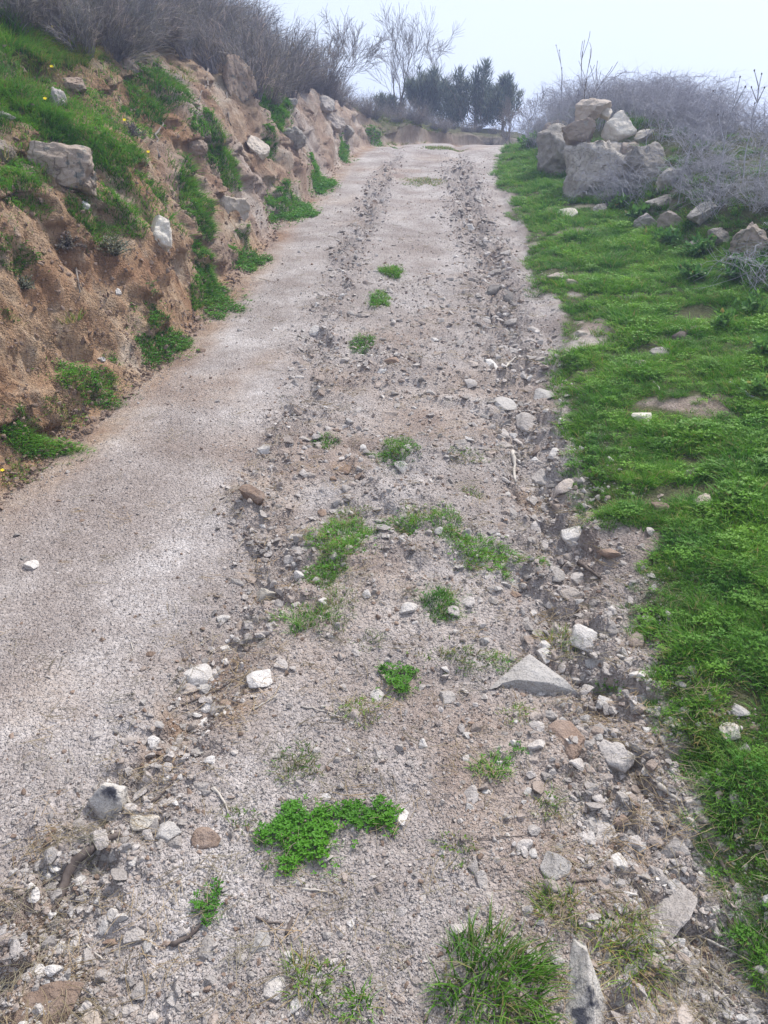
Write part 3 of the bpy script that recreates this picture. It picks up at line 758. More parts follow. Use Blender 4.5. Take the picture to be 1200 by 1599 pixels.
for (px, py, w, h, m, key, lab) in HERO:
    used_labels.add(lab)
    fl = {'tri': .30, 'slab': .2, 'flat': .14, 'corner': .13, 'round': .9, 'brown': .2}.get(key)
    sk = {'tri': .35, 'slab': .28, 'flat': .36, 'corner': .33, 'round': .2, 'brown': .4}.get(key)
    if key == 'tri':
        p, nrm, dep = pick(px, py + 18)
        g = np.random.default_rng(5); v, f = ICO[5]; v = v.copy()
        for ang, d in ((90, .30), (222, .36), (318, .36)):
            nn = np.array([math.cos(R_(ang + 180)), math.sin(R_(ang + 180)), .15]); nn /= np.linalg.norm(nn)
            e = v @ nn - d; v -= np.maximum(e, 0)[:, None] * nn * .97
        for nn, d in (((.1, -.1, 1), .3), ((.35, -.5, .8), .42), ((-.5, .1, .85), .40), ((.5, .3, .8), .40)):
            nn = np.array(nn); nn /= np.linalg.norm(nn); e = v @ nn - d; v -= np.maximum(e, 0)[:, None] * nn * .97
        q = v * 3; v = v + .02 * fbm(q[:, 0], q[:, 1], q[:, 2], o=4, s=4, g=.6)[:, None] * v / np.linalg.norm(v, axis=1, keepdims=True)
        v[:, :2] -= (v[:, :2].max(0) + v[:, :2].min(0)) / 2
        ex = v.max(0) - v.min(0)
        W = 150 / 1200 * dep
        o = link('stone', make_mesh('stone', v, [f], [M_PALE])); o.scale = (W / ex[0], W * .62 / ex[1], W / ex[0] * .62)
        o.location = p + Vector((0, .07, .018)); o.rotation_euler = (R_(7), 0, R_(-4)); tag(o, lab, 'stone', 'loose stones on the track'); continue
    put_stone(px, py, w, h, m, lab, True, flat=fl, sink=sk)
for e in MORE.split(';'):
    if not e: continue
    a = e.split(','); px, py, w, h = map(float, a[:4]); m = a[4]
    sz = 'small' if w < 21 else ('middling' if w < 34 else 'larger')
    shp = 'flat' if h / w < .5 else ('blocky' if h / w > .85 else 'angular')
    put_stone(px, py, w, h, m, auto_label(f'{sz} {shp} {COLW[m]} stone', px, py))
# more middling stones lying in the ruts, up to about three hundred in all
_n = sum(1 for o in bpy.data.objects if o.name.startswith('stone')); _t = [(a[0], a[1]) for a in HERO] + [tuple(map(float, e.split(',')[:2])) for e in MORE.split(';') if e]
_r = random.Random(99); _k = 0
while _n < 298 and _k < 6000:
    _k += 1
    py = _r.uniform(300, 1590); px = _r.uniform(120, 1190)
    gx, gy = at_plane(px, py)
    if gx > float(Rx(gy)) or float(rubble(gx, gy)) < .42 + .3 * _r.random() or min(math.hypot(px - a, py - b) for a, b in _t) < 17: continue
    w = _r.uniform(15, 30) * (.65 + .45 * (py - 300) / 1300); m = _r.choice('gggppbd' if py < 900 else 'gggppb'); h = w * _r.uniform(.5, .8)
    sz = 'small' if w < 21 else 'middling'; shp = 'flattish' if h / w < .62 else 'chunky'
    if put_stone(px, py, w, h, m, auto_label(f'{sz} {shp} {COLW[m]} stone', px, py)): _n += 1; _t.append((px, py))
print('stones', _n)
# the elongated ridge rock at the bottom
def ridge_rock():
    a, _, _ = pick(898, 1452); b, _, _ = pick(925, 1640)
    V, F = ICO[5]; V = V.copy(); g = np.random.default_rng(44)
    for nn, d in (((1, .1, .45), .5), ((-1, .05, .75), .42), ((.8, -.4, .5), .52), ((-.5, -.6, .7), .6), ((.2, .9, .5), .75), ((0, -.2, 1), .8), ((-.9, .5, .3), .6)):
        nn = np.array(nn); nn = nn / np.linalg.norm(nn); e = V @ nn - d; V -= np.maximum(e, 0)[:, None] * nn * .97
    q = V * 2.6; V = V + (.07 * fbm(q[:, 0], q[:, 1], q[:, 2], o=4, s=14, g=.6))[:, None] * V
    q = V * 9; V = V + (.02 * fbm(q[:, 0], q[:, 1], q[:, 2], o=3, s=15, g=.6, ridged=True))[:, None] * V
    t = (V[:, 1] + 1) / 2; V[:, 0] *= 1.15 - .75 * t; V[:, 2] *= 1.1 - .45 * t
    o = link('ridge_rock', make_mesh('ridge_rock', V, [F], [M_SPOT]))
    d = a - b; o.location = (a + b) / 2 + Vector((0, 0, -.01)); o.scale = (.085, d.length / 2 * 1.05, .085)
    o.rotation_euler = (math.atan2(d.z, math.hypot(d.x, d.y)), 0, math.atan2(-d.x, d.y))
    tag(o, 'elongated pale rock ridge with black lichen, right of the big bottom grass clump', 'rock')
ridge_rock()

# rocks of the right-hand tumbled wall and of the left bank
BOULD = [
 (944, 262, 138, 150, 'v', 'biggest boulder of the tumbled wall on the right, rough and pale on top', .9),
 (882, 240, 98, 94, 'v', 'grey boulder leaning against the left side of the biggest wall boulder', .95),
 (925, 174, 62, 36, 'e', 'beige stone resting on top of the biggest wall boulder, left one', .6),
 (968, 198, 58, 44, 'e', 'beige stone resting on top of the biggest wall boulder, right one', .7),
 (945, 176, 24, 26, 'e', 'small beige stone pinched between the two beige top stones', .8),
 (1006, 214, 32, 22, 'e', 'beige stone half hidden in the brambles right of the top stones', .7),
 (842, 186, 44, 42, 'v', 'dark rock at the far left end of the tumbled wall', .8),
 (870, 208, 44, 40, 'v', 'dark grey rock between the far end rock and the leaning boulder', .8),
 (1042, 282, 54, 40, 'v', 'dark rock under the brambles right of the biggest wall boulder', .7),
 (1035, 316, 54, 24, 'v', 'low flat rock at the foot of the brambles', .5),
 (940, 327, 32, 18, 'v', 'small dark stone at the foot of the biggest wall boulder', .6),
 (1010, 347, 54, 30, 'g', 'rough grey stone at the brink of the grass under the brambles', .6),
 (1054, 348, 50, 38, 'g', 'grey stone just right of the rough one under the brambles', .7),
 (1085, 380, 32, 17, 'p', 'small white stone at the upper edge of the verge grass', .6),
 (1172, 378, 76, 74, 'v', 'large pale rock at the right edge of the photo beneath brambles', .9),
 (100, 262, 120, 76, 'w', 'big cracked boulder bedded in the left bank', .62),
 (200, 112, 58, 52, 'w', 'rounded dark boulder under the grey scrub, upper left', .9),
 (114, 133, 52, 26, 'w', 'pale flat rock above the big cracked bank boulder', .5),
 (88, 152, 34, 50, 'g', 'narrow slanting rock between grass clumps above the cracked boulder', .6),
 (4, 240, 36, 60, 'w', 'rock cut by the left edge of the photo beside the cracked boulder', .8),
 (8, 180, 40, 14, 'g', 'thin ledge stone at the left edge of the photo', .4),
 (372, 132, 60, 92, 'w', 'tall smooth boulder hung with roots below the scrub, upper left', 1.1),
 (338, 84, 60, 40, 'w', 'pale sloping rock running up behind the tall rooted boulder', .5),
 (296, 24, 48, 34, 'g', 'rock showing through the scrub at the top edge of the photo', .6),
 (130, 320, 24, 16, 'p', 'small pale stone just below the cracked bank boulder', .6),
 (505, 165, 44, 32, 'g', 'pale rock in the far part of the left bank', .7),
 (455, 162, 26, 16, 'g', 'small grey rock on the lip of the left bank', .6),
 (185, 458, 9, 16, 'p', 'small white stone stuck in the orange bank face below the silvery plant', .6),
 (159, 562, 14, 11, 'p', 'small white stone at the foot of the bank behind a grass tuft', .7),
 (520, 190, 40, 30, 'g', 'weathered rock near the far foot of the left bank', .7),
 (360, 320, 70, 60, 'e', 'pale bulging rock face in the middle of the left bank', .5),
 (395, 228, 50, 36, 'e', 'rough rock in the bank face below the tall rooted boulder', .7),
 (455, 212, 50, 36, 'v', 'pale rock in the bank below the green weeds', .7),
 (538, 205, 40, 30, 'v', 'last pale rock at the far end of the bank face', .7),
 (300, 228, 52, 38, 'w', 'brownish rock bedded above the hanging grass tongue', .6),
 (250, 365, 50, 60, 'e', 'pale earthy rock beside the silvery plant on the bank', .5),
 (1005, 262, 70, 80, 'v', 'grey boulder behind the right shoulder of the biggest wall boulder', .9),
 (905, 210, 56, 46, 'v', 'grey rock wedged between the leaning boulder and the beige top stones', .9),
 (985, 240, 50, 36, 'v', 'grey rock just below the right beige top stone', .8),
 (858, 238, 40, 34, 'v', 'grey rock at the left foot of the leaning boulder', .8),
 (1095, 335, 50, 40, 'v', 'half hidden rock under the brambles above the small white verge stone', .8),
 (1120, 372, 44, 34, 'v', 'low rock between the small white verge stone and the right edge rock', .8),
]
def put_boulder(px, py, w, h, m, lab, fl, i):
    hit = pick(px, min(py + h * .35, py + 45))
    if hit is None: print('boulder miss', lab); return
    p, nrm, dep = hit
    W = w / 1200 * dep * .5; Hh = h / 1200 * dep * .5 * 1.05; D = (W + Hh) * .5
    v, f = rock(900 + i, sub=5, cuts=12, lo=.42, hi=.88, rough=.11, shape=(1, 1, 1))
    o = link('boulder', make_mesh('boulder', v, [f], [RM[m]])); o.scale = (W, D, Hh)
    # keep it centred on the pixel, standing on / bedded in the ground behind it
    fw = Vector((0, math.cos(PITCH), -math.sin(PITCH)))
    cx = (px - 600) / 1200; cy = (800 - py) / 1200
    d = Vector((cx, math.cos(PITCH) + cy * math.sin(PITCH), -math.sin(PITCH) + cy * math.cos(PITCH)))
    o.location = Vector((0, 0, CAM_Z)) + d * (dep + D * (.55 if px < 600 else .25)) - Vector((0, 0, Hh * .12))
    o.rotation_euler = (rnd.uniform(-.1, .1), rnd.uniform(-.15, .15), rnd.uniform(-.4, .4))
    tag(o, lab, 'boulder' if w > 40 else 'rock', 'rocks of the tumbled wall' if px > 600 else 'rocks in the left bank')
# positions of the wall's upper stones lean on the big boulder: same distance
for i, (px, py, w, h, m, lab, fl) in enumerate(BOULD):
    if False:
        bx, by = (px, py + h * .38)
    if 870 < px and py < 235:
        # rest on the boulder: build at the boulder's depth
        ref = pick(940, 312); dep = ref[2] + .25
        cx = (px - 600) / 1200; cy = (800 - py) / 1200
        d = Vector((cx, math.cos(PITCH) + cy * math.sin(PITCH), -math.sin(PITCH) + cy * math.cos(PITCH)))
        W = w / 1200 * dep * .5; Hh = h / 1200 * dep * .5 * 1.05
        v, f = rock(900 + i, sub=5, cuts=12, lo=.45, hi=.9, rough=.07, shape=(1, 1, 1))
        o = link('boulder', make_mesh('boulder', v, [f], [RM[m]])); o.scale = (W, W * .9, Hh)
        o.location = Vector((0, 0, CAM_Z)) + d * dep; o.rotation_euler = (0, rnd.uniform(-.2, .2), rnd.uniform(-.4, .4))
        tag(o, lab, 'rock', 'rocks of the tumbled wall'); continue
    put_boulder(px, py, w, h, m, lab, fl, i)

# ------------------------------------------------------------------ grass of the verge (stuff)
def clump(seed, n, ln, wd, spread, lean=.55, bend=(.15, .8)):
    g = np.random.default_rng(seed)
    r = spread * np.sqrt(g.random(n)); a = g.uniform(0, 2 * np.pi, n)
    root = np.stack([r * np.cos(a), r * np.sin(a), np.full(n, -.004)], 1)
    d = np.stack([np.cos(a) * r / spread * lean, np.sin(a) * r / spread * lean, np.ones(n)], 1) + g.normal(0, .22, (n, 3))
    d[:, 2] = np.abs(d[:, 2]) + .1
    v, q, t, rv = blades(root, d, ln * g.uniform(.45, 1.15, n), wd * g.uniform(.7, 1.2, n), g.uniform(*bend, n), seed=seed)
    return v, [q], t, rv
def clover(seed, n, h, spread, size):
    g = np.random.default_rng(seed)
    r = spread * np.sqrt(g.random(n)); a = g.uniform(0, 2 * np.pi, n)
    c = np.stack([r * np.cos(a), r * np.sin(a), h * g.uniform(.4, 1.1, n)], 1)
    c3 = np.repeat(c, 3, 0); az = np.repeat(g.uniform(0, 6.28, n), 3) + np.tile([0, 2.09, 4.19], n)
    up = np.stack([np.cos(az), np.sin(az), .35 + 0 * az], 1); nn = np.tile([0, 0, 1.], (3 * n, 1)) + g.normal(0, .25, (3 * n, 3))
    V, T = leaves(c3, nn, up, size * g.uniform(.7, 1.2, 3 * n))
    return V, [T], np.full(len(V), .75), np.repeat(g.random(n) * .9, 12)
cl = [clump(10 + i, 42, .050, .0026, .030) for i in range(5)] + [clover(30 + i, 26, .030, .032, .0085) for i in range(2)]
def verge_scatter():
    g = np.random.default_rng(21)
    n = 60000; a = 1 - 1.35
    y = (.85 ** a + g.random(n) * (18. ** a - .85 ** a)) ** (1 / a)
    x = Rx(y) - .05 + g.random(n) ** .9 * np.interp(y, [0, 6, 18], [1.9, 2.4, 2.0])
    m = verge_grass(x, y) * (1 - .93 * sstep(.0, .6, x - np.interp(y, *BTO)))
    for (a_, b_, r_) in ((1005, 567, .09), (1035, 551, .08), (1006, 655, .07), (1050, 662, .06), (1080, 742, .06), (873, 435, .16), (1030, 793, .09), (1100, 787, .09), (1155, 1110, .05), (1142, 1142, .06), (1112, 862, .03), (903, 378, .12), (888, 335, .2), (928, 478, .07), (910, 521, .08), (1085, 520, .16), (965, 655, .03)):
        cx, cy = at_plane(a_, b_ + 6); q = np.hypot((x - cx) / 1.3, y - cy) / r_ + .3 * vnoise(x * 30, y * 30, s=131); m = m * sstep(.8, 1.2, q)
    keep = (g.random(n) < m * .62); x, y = x[keep], y[keep]
    v = np.clip(x - Rx(y), 0, None)
    z = base(y) + track_h(np.minimum(x, Rx(y)), y) * np.exp(-v / .12) + verge_h(v, x, y)
    s = np.clip(.72 + .08 * y, .8, 1.7) * g.uniform(.6, 1.25, len(x)) * (.75 + .5 * sstep(0, .5, v)) * (1 + .5 * vnoise(x * 4.5, y * 4.5, s=110))
    rot = np.stack([g.normal(0, .12, len(x)), g.normal(0, .12, len(x)), g.uniform(0, 6.28, len(x))], 1)
    vid = np.where(g.random(len(x)) < .86, g.integers(0, 5, len(x)), g.integers(5, 7, len(x)))
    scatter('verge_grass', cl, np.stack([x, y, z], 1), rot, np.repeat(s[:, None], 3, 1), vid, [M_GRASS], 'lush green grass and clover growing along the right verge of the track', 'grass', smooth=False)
    print('verge clumps', len(x))
verge_scatter()

P_, N_, g_ = on_bank(15000, lambda u, y, no: ((y > 2) & (y < 19.5)) * (sstep(.55, .8, u) * sstep(6, 1.5, u) * (.6 + 1.2 * sstep(-.1, .3, fbm(y * 1.2, u * 1.2, o=3, s=120))) + .30 * sstep(.25, .5, u) * sstep(.0, .25, fbm(y * 1.6, u * 2.5, o=3, s=121)) + 9 * sstep(16.3, 17.3, y) * (y < 21)) * sstep(.15, .5, no[:, 2]) * np.exp(-y / 14), 62)
P_[:, 2] -= .01
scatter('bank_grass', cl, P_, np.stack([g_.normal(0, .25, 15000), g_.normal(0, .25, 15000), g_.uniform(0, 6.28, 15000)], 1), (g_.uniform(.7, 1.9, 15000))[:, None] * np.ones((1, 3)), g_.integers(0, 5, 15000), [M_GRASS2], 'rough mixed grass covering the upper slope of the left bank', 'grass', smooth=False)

# straw and tiny dead stems lying about
def straw():
    g = np.random.default_rng(31); var = []
    for i in range(5):
        k = 7; P = np.zeros((k, 5, 3)); t = np.linspace(-.5, .5, 5)
        for j in range(k):
            a = g.uniform(0, 3.14); c = g.normal(0, .02, 2); L = g.uniform(.02, .07); b = g.normal(0, .3)
            P[j, :, 0] = c[0] + np.cos(a + b * t) * t * L; P[j, :, 1] = c[1] + np.sin(a + b * t) * t * L; P[j, :, 2] = .003 + .006 * g.random() + .004 * t
        v, q = tubes(P, np.full((k, 5), .00055)); var.append((v, [q], np.full(len(v), g.random()), np.full(len(v), g.random())))
    n = 9000; a = 1 - 1.6
    y = (.8 ** a + g.random(n) * (9. ** a - .8 ** a)) ** (1 / a); x = Lx(y) + .2 + g.random(n) * (Rx(y) - Lx(y) + .2)
    pr = .04 + .38 * rubble(x, y); keep = g.random(n) < pr; x, y = x[keep], y[keep]
    v = np.clip(x - Rx(y), 0, None); z = base(y) + track_h(np.minimum(x, Rx(y)), y) * np.exp(-v / .12) + np.where(v > 0, verge_h(v, x, y), 0)
    scatter('dry_straw', var, np.stack([x, y, z + .002], 1), np.stack([g.normal(R_(8), .1, len(x)), g.normal(0, .1, len(x)), g.uniform(0, 6.28, len(x))], 1),
            np.repeat(g.uniform(.7, 1.4, len(x))[:, None], 3, 1), g.integers(0, 5, len(x)), [M_STRAW], 'bits of dry straw and broken stems strewn over the track', 'straw')
straw()

# ------------------------------------------------------------------ grass tufts (things)
def tuft(px, py, rx, ry, ln, label, mat=None, dens=1., clov=.15, name='grass_tuft', cat='grass tuft', group='grass tufts on the track', wd=.0026, lean=.35):
    hit = pick(px, py)
    if hit is None: print('tuft miss', label); return
    p, nrm, dep = hit; p = p.copy()
    rx *= 1.28; ry *= 1.28
    A = rx / 1200 * dep; up = Vector((0, 0, 1)); nn = nrm.lerp(up, .25).normalized()
    ex = Vector((1, 0, 0)); ex = (ex - nn * ex.dot(nn)).normalized(); ey = nn.cross(ex)
    # length of the patch on the ground so that it covers ry pixels
    view = (p - Vector((0, 0, CAM_Z))).normalized(); fs = max(.22, abs(view.dot(nn)))
    B = min(ry / 1200 * dep / fs, A * 3.0)
    g = np.random.default_rng(int(px * 13 + py * 7))
    n = int(max(60, min(3600, dens * 12500 * A * B * math.pi / max(1, dep / 3.0))))
    wdd = wd * max(1, dep / 3.2); lnn = ln
    rt = []; dd = []
    for _ in range(n * 2):
        if len(rt) >= n: break
        r = math.sqrt(g.random()); a = g.uniform(0, 6.283)
        lim = .72 + .36 * float(vnoise(math.cos(a) * 2.2 + px, math.sin(a) * 2.2 + py, s=3))
        if r > lim and g.random() < .93: continue
        q = p + ex * (A * r * math.cos(a)) + ey * (B * r * math.sin(a))
        h = cast(q + nn * .5, -nn, 1.3)
        if h is None: continue
        if h[2].z < .12 and g.random() < .5: continue
        rt.append(h[1][:]); s = up * 1.0 + nrm * .35 + ex * (math.cos(a) * r * lean) + ey * (math.sin(a) * r * lean); dd.append(s[:])
    rt = np.array(rt) - np.array(p[:]); dd = np.array(dd) + g.normal(0, .25, (len(rt), 3))
    nb = int(len(rt) * (1 - clov))
    hk = .55 + .6 * (vnoise(rt[:, 0] * 25 + px, rt[:, 1] * 25, s=9) * .5 + .5)
    rad = np.hypot((rt @ np.array(ex[:])) / A, (rt @ np.array(ey[:])) / B); hk = hk * (1.12 - .5 * np.clip(rad, 0, 1))
    v, q, t, rv = blades(rt[:nb] + np.array([0, 0, -.004]), dd[:nb], lnn * hk[:nb] * g.uniform(.6, 1.2, nb), wdd * g.uniform(.7, 1.2, nb), g.uniform(.2, 1.0, nb), seed=int(px))
    Fs = [q]; Vs = [v]; T = [t]; RV = [rv]; off = len(v)
    if clov > 0 and len(rt) > nb:
        c = rt[nb:] + np.stack([0 * hk[nb:], 0 * hk[nb:], lnn * hk[nb:] * g.uniform(.3, .75, len(rt) - nb)], 1); k = len(c)
        c3 = np.repeat(c, 3, 0); az = np.repeat(g.uniform(0, 6.28, k), 3) + np.tile([0, 2.09, 4.19], k)
        u3 = np.stack([np.cos(az), np.sin(az), .3 + 0 * az], 1); n3 = np.tile([0, 0, 1.], (3 * k, 1)) + g.normal(0, .3, (3 * k, 3))
        V2, T2 = leaves(c3, n3, u3, wdd * 3.2 * g.uniform(.7, 1.3, 3 * k)); Vs.append(V2); Fs.append(T2 + off); T.append(np.full(len(V2), .42)); RV.append(np.repeat(g.random(k) * .8, 12))
    me = make_mesh(name, np.concatenate(Vs), Fs, [mat or M_GRASS], False, attrs={'tip': ('FLOAT', np.concatenate(T).astype(np.float32)), 'rv': ('FLOAT', np.concatenate(RV).astype(np.float32))})
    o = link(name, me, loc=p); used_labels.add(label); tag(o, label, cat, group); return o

TUFTS = [  # px, py, rx, ry, blade length, label, material, density, clover share
 (780, 1548, 80, 56, .095, 'big lush clump of long bladed grass at the bottom edge', 0, 1.4, 0, .4),
 (478, 1315, 62, 42, .035, 'large bright clover patch in the lower middle of the track', 0, 1.6, .45),
 (560, 1280, 34, 20, .03, 'small clover patch touching the right of the large one', 0, 1.4, .8),
 (600, 1280, 22, 16, .03, 'tiny clover patch beside the small white angular stone', 0, 1.3, .8),
 (465, 1195, 40, 30, .035, 'thin yellowish tuft just beyond the large clover patch', 1, .6, .1),
 (330, 1415, 24, 24, .03, 'small bright tuft left of the upright pale stone', 0, .9, .5),
 (620, 1065, 30, 26, .035, 'leafy dark green tuft in the centre of the track', 0, 1.1, .5),
 (690, 945, 36, 20, .04, 'bright tuft just right of the white oval stone', 0, 1.2, .1),
 (765, 872, 42, 22, .04, 'dense tuft in the middle of the track nearest the right rut', 0, 1.3, .2),
 (632, 828, 32, 14, .035, 'low tuft, left one of a pair in the middle of the track', 0, 1.1, .1),
 (700, 828, 28, 14, .035, 'low tuft, right one of a pair in the middle of the track', 0, 1.0, .1),
 (535, 852, 46, 26, .045, 'green tuft on the right lip of the left rut', 0, 1.2, .2),
 (500, 905, 34, 18, .035, 'low tuft in front of the one on the rut lip', 0, 1.0, .1),
 (480, 972, 44, 20, .05, 'sparse spiky tuft near the red earth patch', 0, .6, 0),
 (525, 945, 26, 30, .035, 'yellowish wispy tuft between two green ones left of centre', 1, .5, 0),
 (575, 1003, 22, 16, .04, 'faint dry tuft left of the white oval stone', 1, .4, 0),
 (618, 705, 32, 26, .04, 'green tuft in the middle of the track, halfway up', 0, 1.0, .2),
 (510, 690, 22, 12, .035, 'small tuft among stones of the left rut', 0, .7, .2),
 (565, 538, 18, 14, .035, 'small tuft on the crown of the track beyond halfway', 0, 1.0, .2),
 (590, 470, 18, 11, .04, 'second small tuft from the top on the crown of the track', 0, 1.2, .1),
 (612, 425, 18, 9, .05, 'topmost dark small tuft on the crown of the track', 0, 1.2, .1),
 (768, 1200, 28, 20, .04, 'upright small tuft between the triangular slab and the flush slab', 0, .9, .1),
 (810, 1172, 13, 10, .03, 'tiny bright green sprig in front of the triangular slab', 0, 1.2, .3),
 (855, 1262, 30, 22, .045, 'wispy tuft left of the bluish flush slab', 1, .5, .1),
 (715, 1330, 30, 30, .035, 'very sparse seedling tuft above the big grass clump', 1, .35, .2),
 (720, 1025, 60, 22, .035, 'broad straggly yellow green tuft behind the triangular slab', 1, .5, .1),
 (790, 1040, 24, 16, .035, 'short tuft touching the back of the triangular slab', 0, .7, .1),
 (805, 1115, 26, 16, .03, 'thin tuft at the front of the triangular slab', 1, .6, .1),
 (880, 1000, 30, 26, .045, 'dry tuft left of the flat whitish stone', 1, .6, 0),
 (865, 1420, 34, 28, .06, 'straw coloured tuft at the head of the ridge rock', 1, .7, 0),
 (985, 1490, 50, 44, .075, 'drooping long bladed tuft right of the ridge rock', 1, .8, 0),
 (490, 1530, 50, 30, .055, 'straggly tuft at the bottom, left of the big grass clump', 1, .6, .1),
 (560, 1575, 30, 24, .05, 'small tuft at the bottom edge, nearest the big grass clump', 0, .5, .3),
 (560, 1110, 40, 20, .035, 'sparse tuft left of the leafy dark green one', 1, .5, .2),
 (375, 1285, 26, 14, .035, 'dry tuft beside the brown lump left of the clover', 1, .6, .1),
 (730, 710, 30, 14, .03, 'faint yellow tuft right of the halfway green one', 1, .5, .1),
 (735, 772, 18, 10, .03, 'faint tuft on the crown just beyond the pair', 1, .6, .1),
 (645, 800, 26, 12, .03, 'faint yellowish tuft just beyond the pair of low tufts', 1, .5, .1),
 (550, 805, 30, 14, .035, 'faint tuft behind the green one on the rut lip', 1, .5, .1),
 (950, 1075, 22, 14, .03, 'small leafy tuft among stones at the right rut', 0, .8, .4),
 (665, 285, 34, 10, .05, 'grass patch on the crown near the top of the track', 1, .15, .0),
 (690, 232, 36, 8, .06, 'grass patch at the crest of the track', 1, .15, .0),
 (970, 805, 52, 24, .05, 'grass clump reaching out from the verge beside the rounded pale stone', 0, 1.2, .1),
 (1160, 1230, 75, 100, .06, 'long bladed grass clump at the right edge, lower part', 0, 1.0, .1),
 (1110, 1150, 50, 30, .05, 'yellowing grass round the white verge stone', 1, .9, .1),
 (865, 665, 0, 0, 0, '', 0, 0, 0),
]
for t_ in TUFTS:
    if t_[2] == 0: continue
    if 'bottom edge' in t_[5] and 'big' in t_[5]:
        tuft(*t_[:6], M_GRASS3, 1.2, 0, lean=.45, wd=.0036); continue
    tuft(t_[0], t_[1], t_[2], t_[3], t_[4] * 1.1, t_[5], [M_GRASS, M_GRASS2][t_[6]], t_[7] * 1.75, t_[8] if t_[8] > .4 else t_[8] * .3, lean=t_[9] if len(t_) > 9 else .35)
LEFT = [
 (48, 695, 66, 24, .075, 'grass strip at the foot of the bank, leftmost and nearest', 0, 2.0, .2),
 (140, 598, 66, 32, .06, 'thick grass tuft at the foot of the bank, second nearest', 0, 1.3, .2),
 (100, 645, 34, 24, .04, 'sparse weeds between the two nearest foot tufts', 1, .7, .3),
 (252, 540, 46, 30, .055, 'round grass tuft at the foot of the bank, third nearest', 0, 1.4, .2),
 (176, 562, 11, 8, .04, 'tiny sprig on the bank foot between two large tufts', 0, 1.2, .2),
 (325, 465, 38, 32, .06, 'grass patch with yellow specks at the bank foot, lower half', 0, 1.3, .2),
 (325, 418, 44, 28, .06, 'grass patch with yellow specks at the bank foot, upper half', 0, 1.3, .2),
 (388, 410, 28, 14, .06, 'low grass tongue running onto the track from the speckled patch', 0, 1.2, .2),
 (450, 322, 34, 22, .07, 'bright grass tuft far along the bank foot, nearer of two', 0, 1.3, .2),
 (495, 285, 26, 22, .07, 'bright grass tuft far along the bank foot, farther of two', 0, 1.3, .2),
 (380, 365, 16, 9, .05, 'small sprig at the bank foot beyond the speckled patch', 0, 1.0, .2),
 (535, 238, 16, 14, .07, 'grass tuft near the top end of the bank foot', 0, 1.0, .1),
 (585, 215, 24, 7, .07, 'thin grass at the crest beside the bank end', 0, .8, .1),
 (30, 60, 42, 46, .14, 'long pale green grass at the upper left edge', 0, .9, 0),
 (35, 145, 50, 30, .10, 'bright grass cushion above the left edge boulder', 0, 1.3, 0),
 (60, 190, 44, 26, .10, 'drooping grass fringe over the cracked boulder', 0, 1.3, 0),
 (145, 190, 50, 34, .09, 'wide grassy slope above and right of the cracked boulder', 0, 1.2, .1),
 (170, 240, 50, 34, .09, 'grassy slope directly right of the cracked boulder', 0, 1.2, .1),
 (235, 160, 34, 24, .10, 'grass below the rounded dark boulder', 0, .9, .1),
 (225, 255, 40, 34, .09, 'grass with a dark dead stem in the middle of the bank', 0, 1.0, .1),
 (300, 300, 30, 26, .10, 'grass tongue hanging down the middle of the bank', 0, 1.1, .1),
 (145, 345, 30, 20, .08, 'grass tuft on the bank below the cracked boulder', 0, 1.1, .1),
 (190, 320, 32, 24, .08, 'grass tuft on the bank right of the small pale stone', 0, 1.1, .1),
 (25, 310, 26, 34, .08, 'grass on the bank at the left edge below the boulders', 0, 1.0, .2),
 (30, 405, 34, 28, .06, 'straggling green plant hanging at the left edge of the bank', 0, .9, .5),
 (335, 235, 26, 26, .10, 'grass high in the bank left of the tall boulder', 0, .9, .1),
 (430, 175, 26, 30, .12, 'green weeds on the bank right of the tall boulder', 0, 1.1, .3),
 (350, 260, 20, 26, .09, 'thin hanging grass below the tall boulder', 0, .8, .1),
 (420, 235, 12, 14, .08, 'small sprig low on the bank below the green weeds', 0, 1.0, .3),
 (100, 90, 40, 26, .12, 'mixed green grass under the scrub near the yellow flowers', 1, .9, .1),
 (15, 500, 24, 14, .05, 'sparse plant on the orange face at the left edge', 1, .5, .4),
 (30, 740, 30, 20, .04, 'dry yellow weeds at the left edge by the nearest grass strip', 1, .5, .2),
]
for t_ in LEFT:
    gr = 1.45 if t_[1] < 380 and t_[0] < 380 else 1.0
    tuft(t_[0], t_[1], t_[2] * gr, t_[3] * gr, t_[4], t_[5], [M_GRASS, M_GRASS2][t_[6]], t_[7] * .9, t_[8], group='grass tufts on the left bank', wd=.0032)

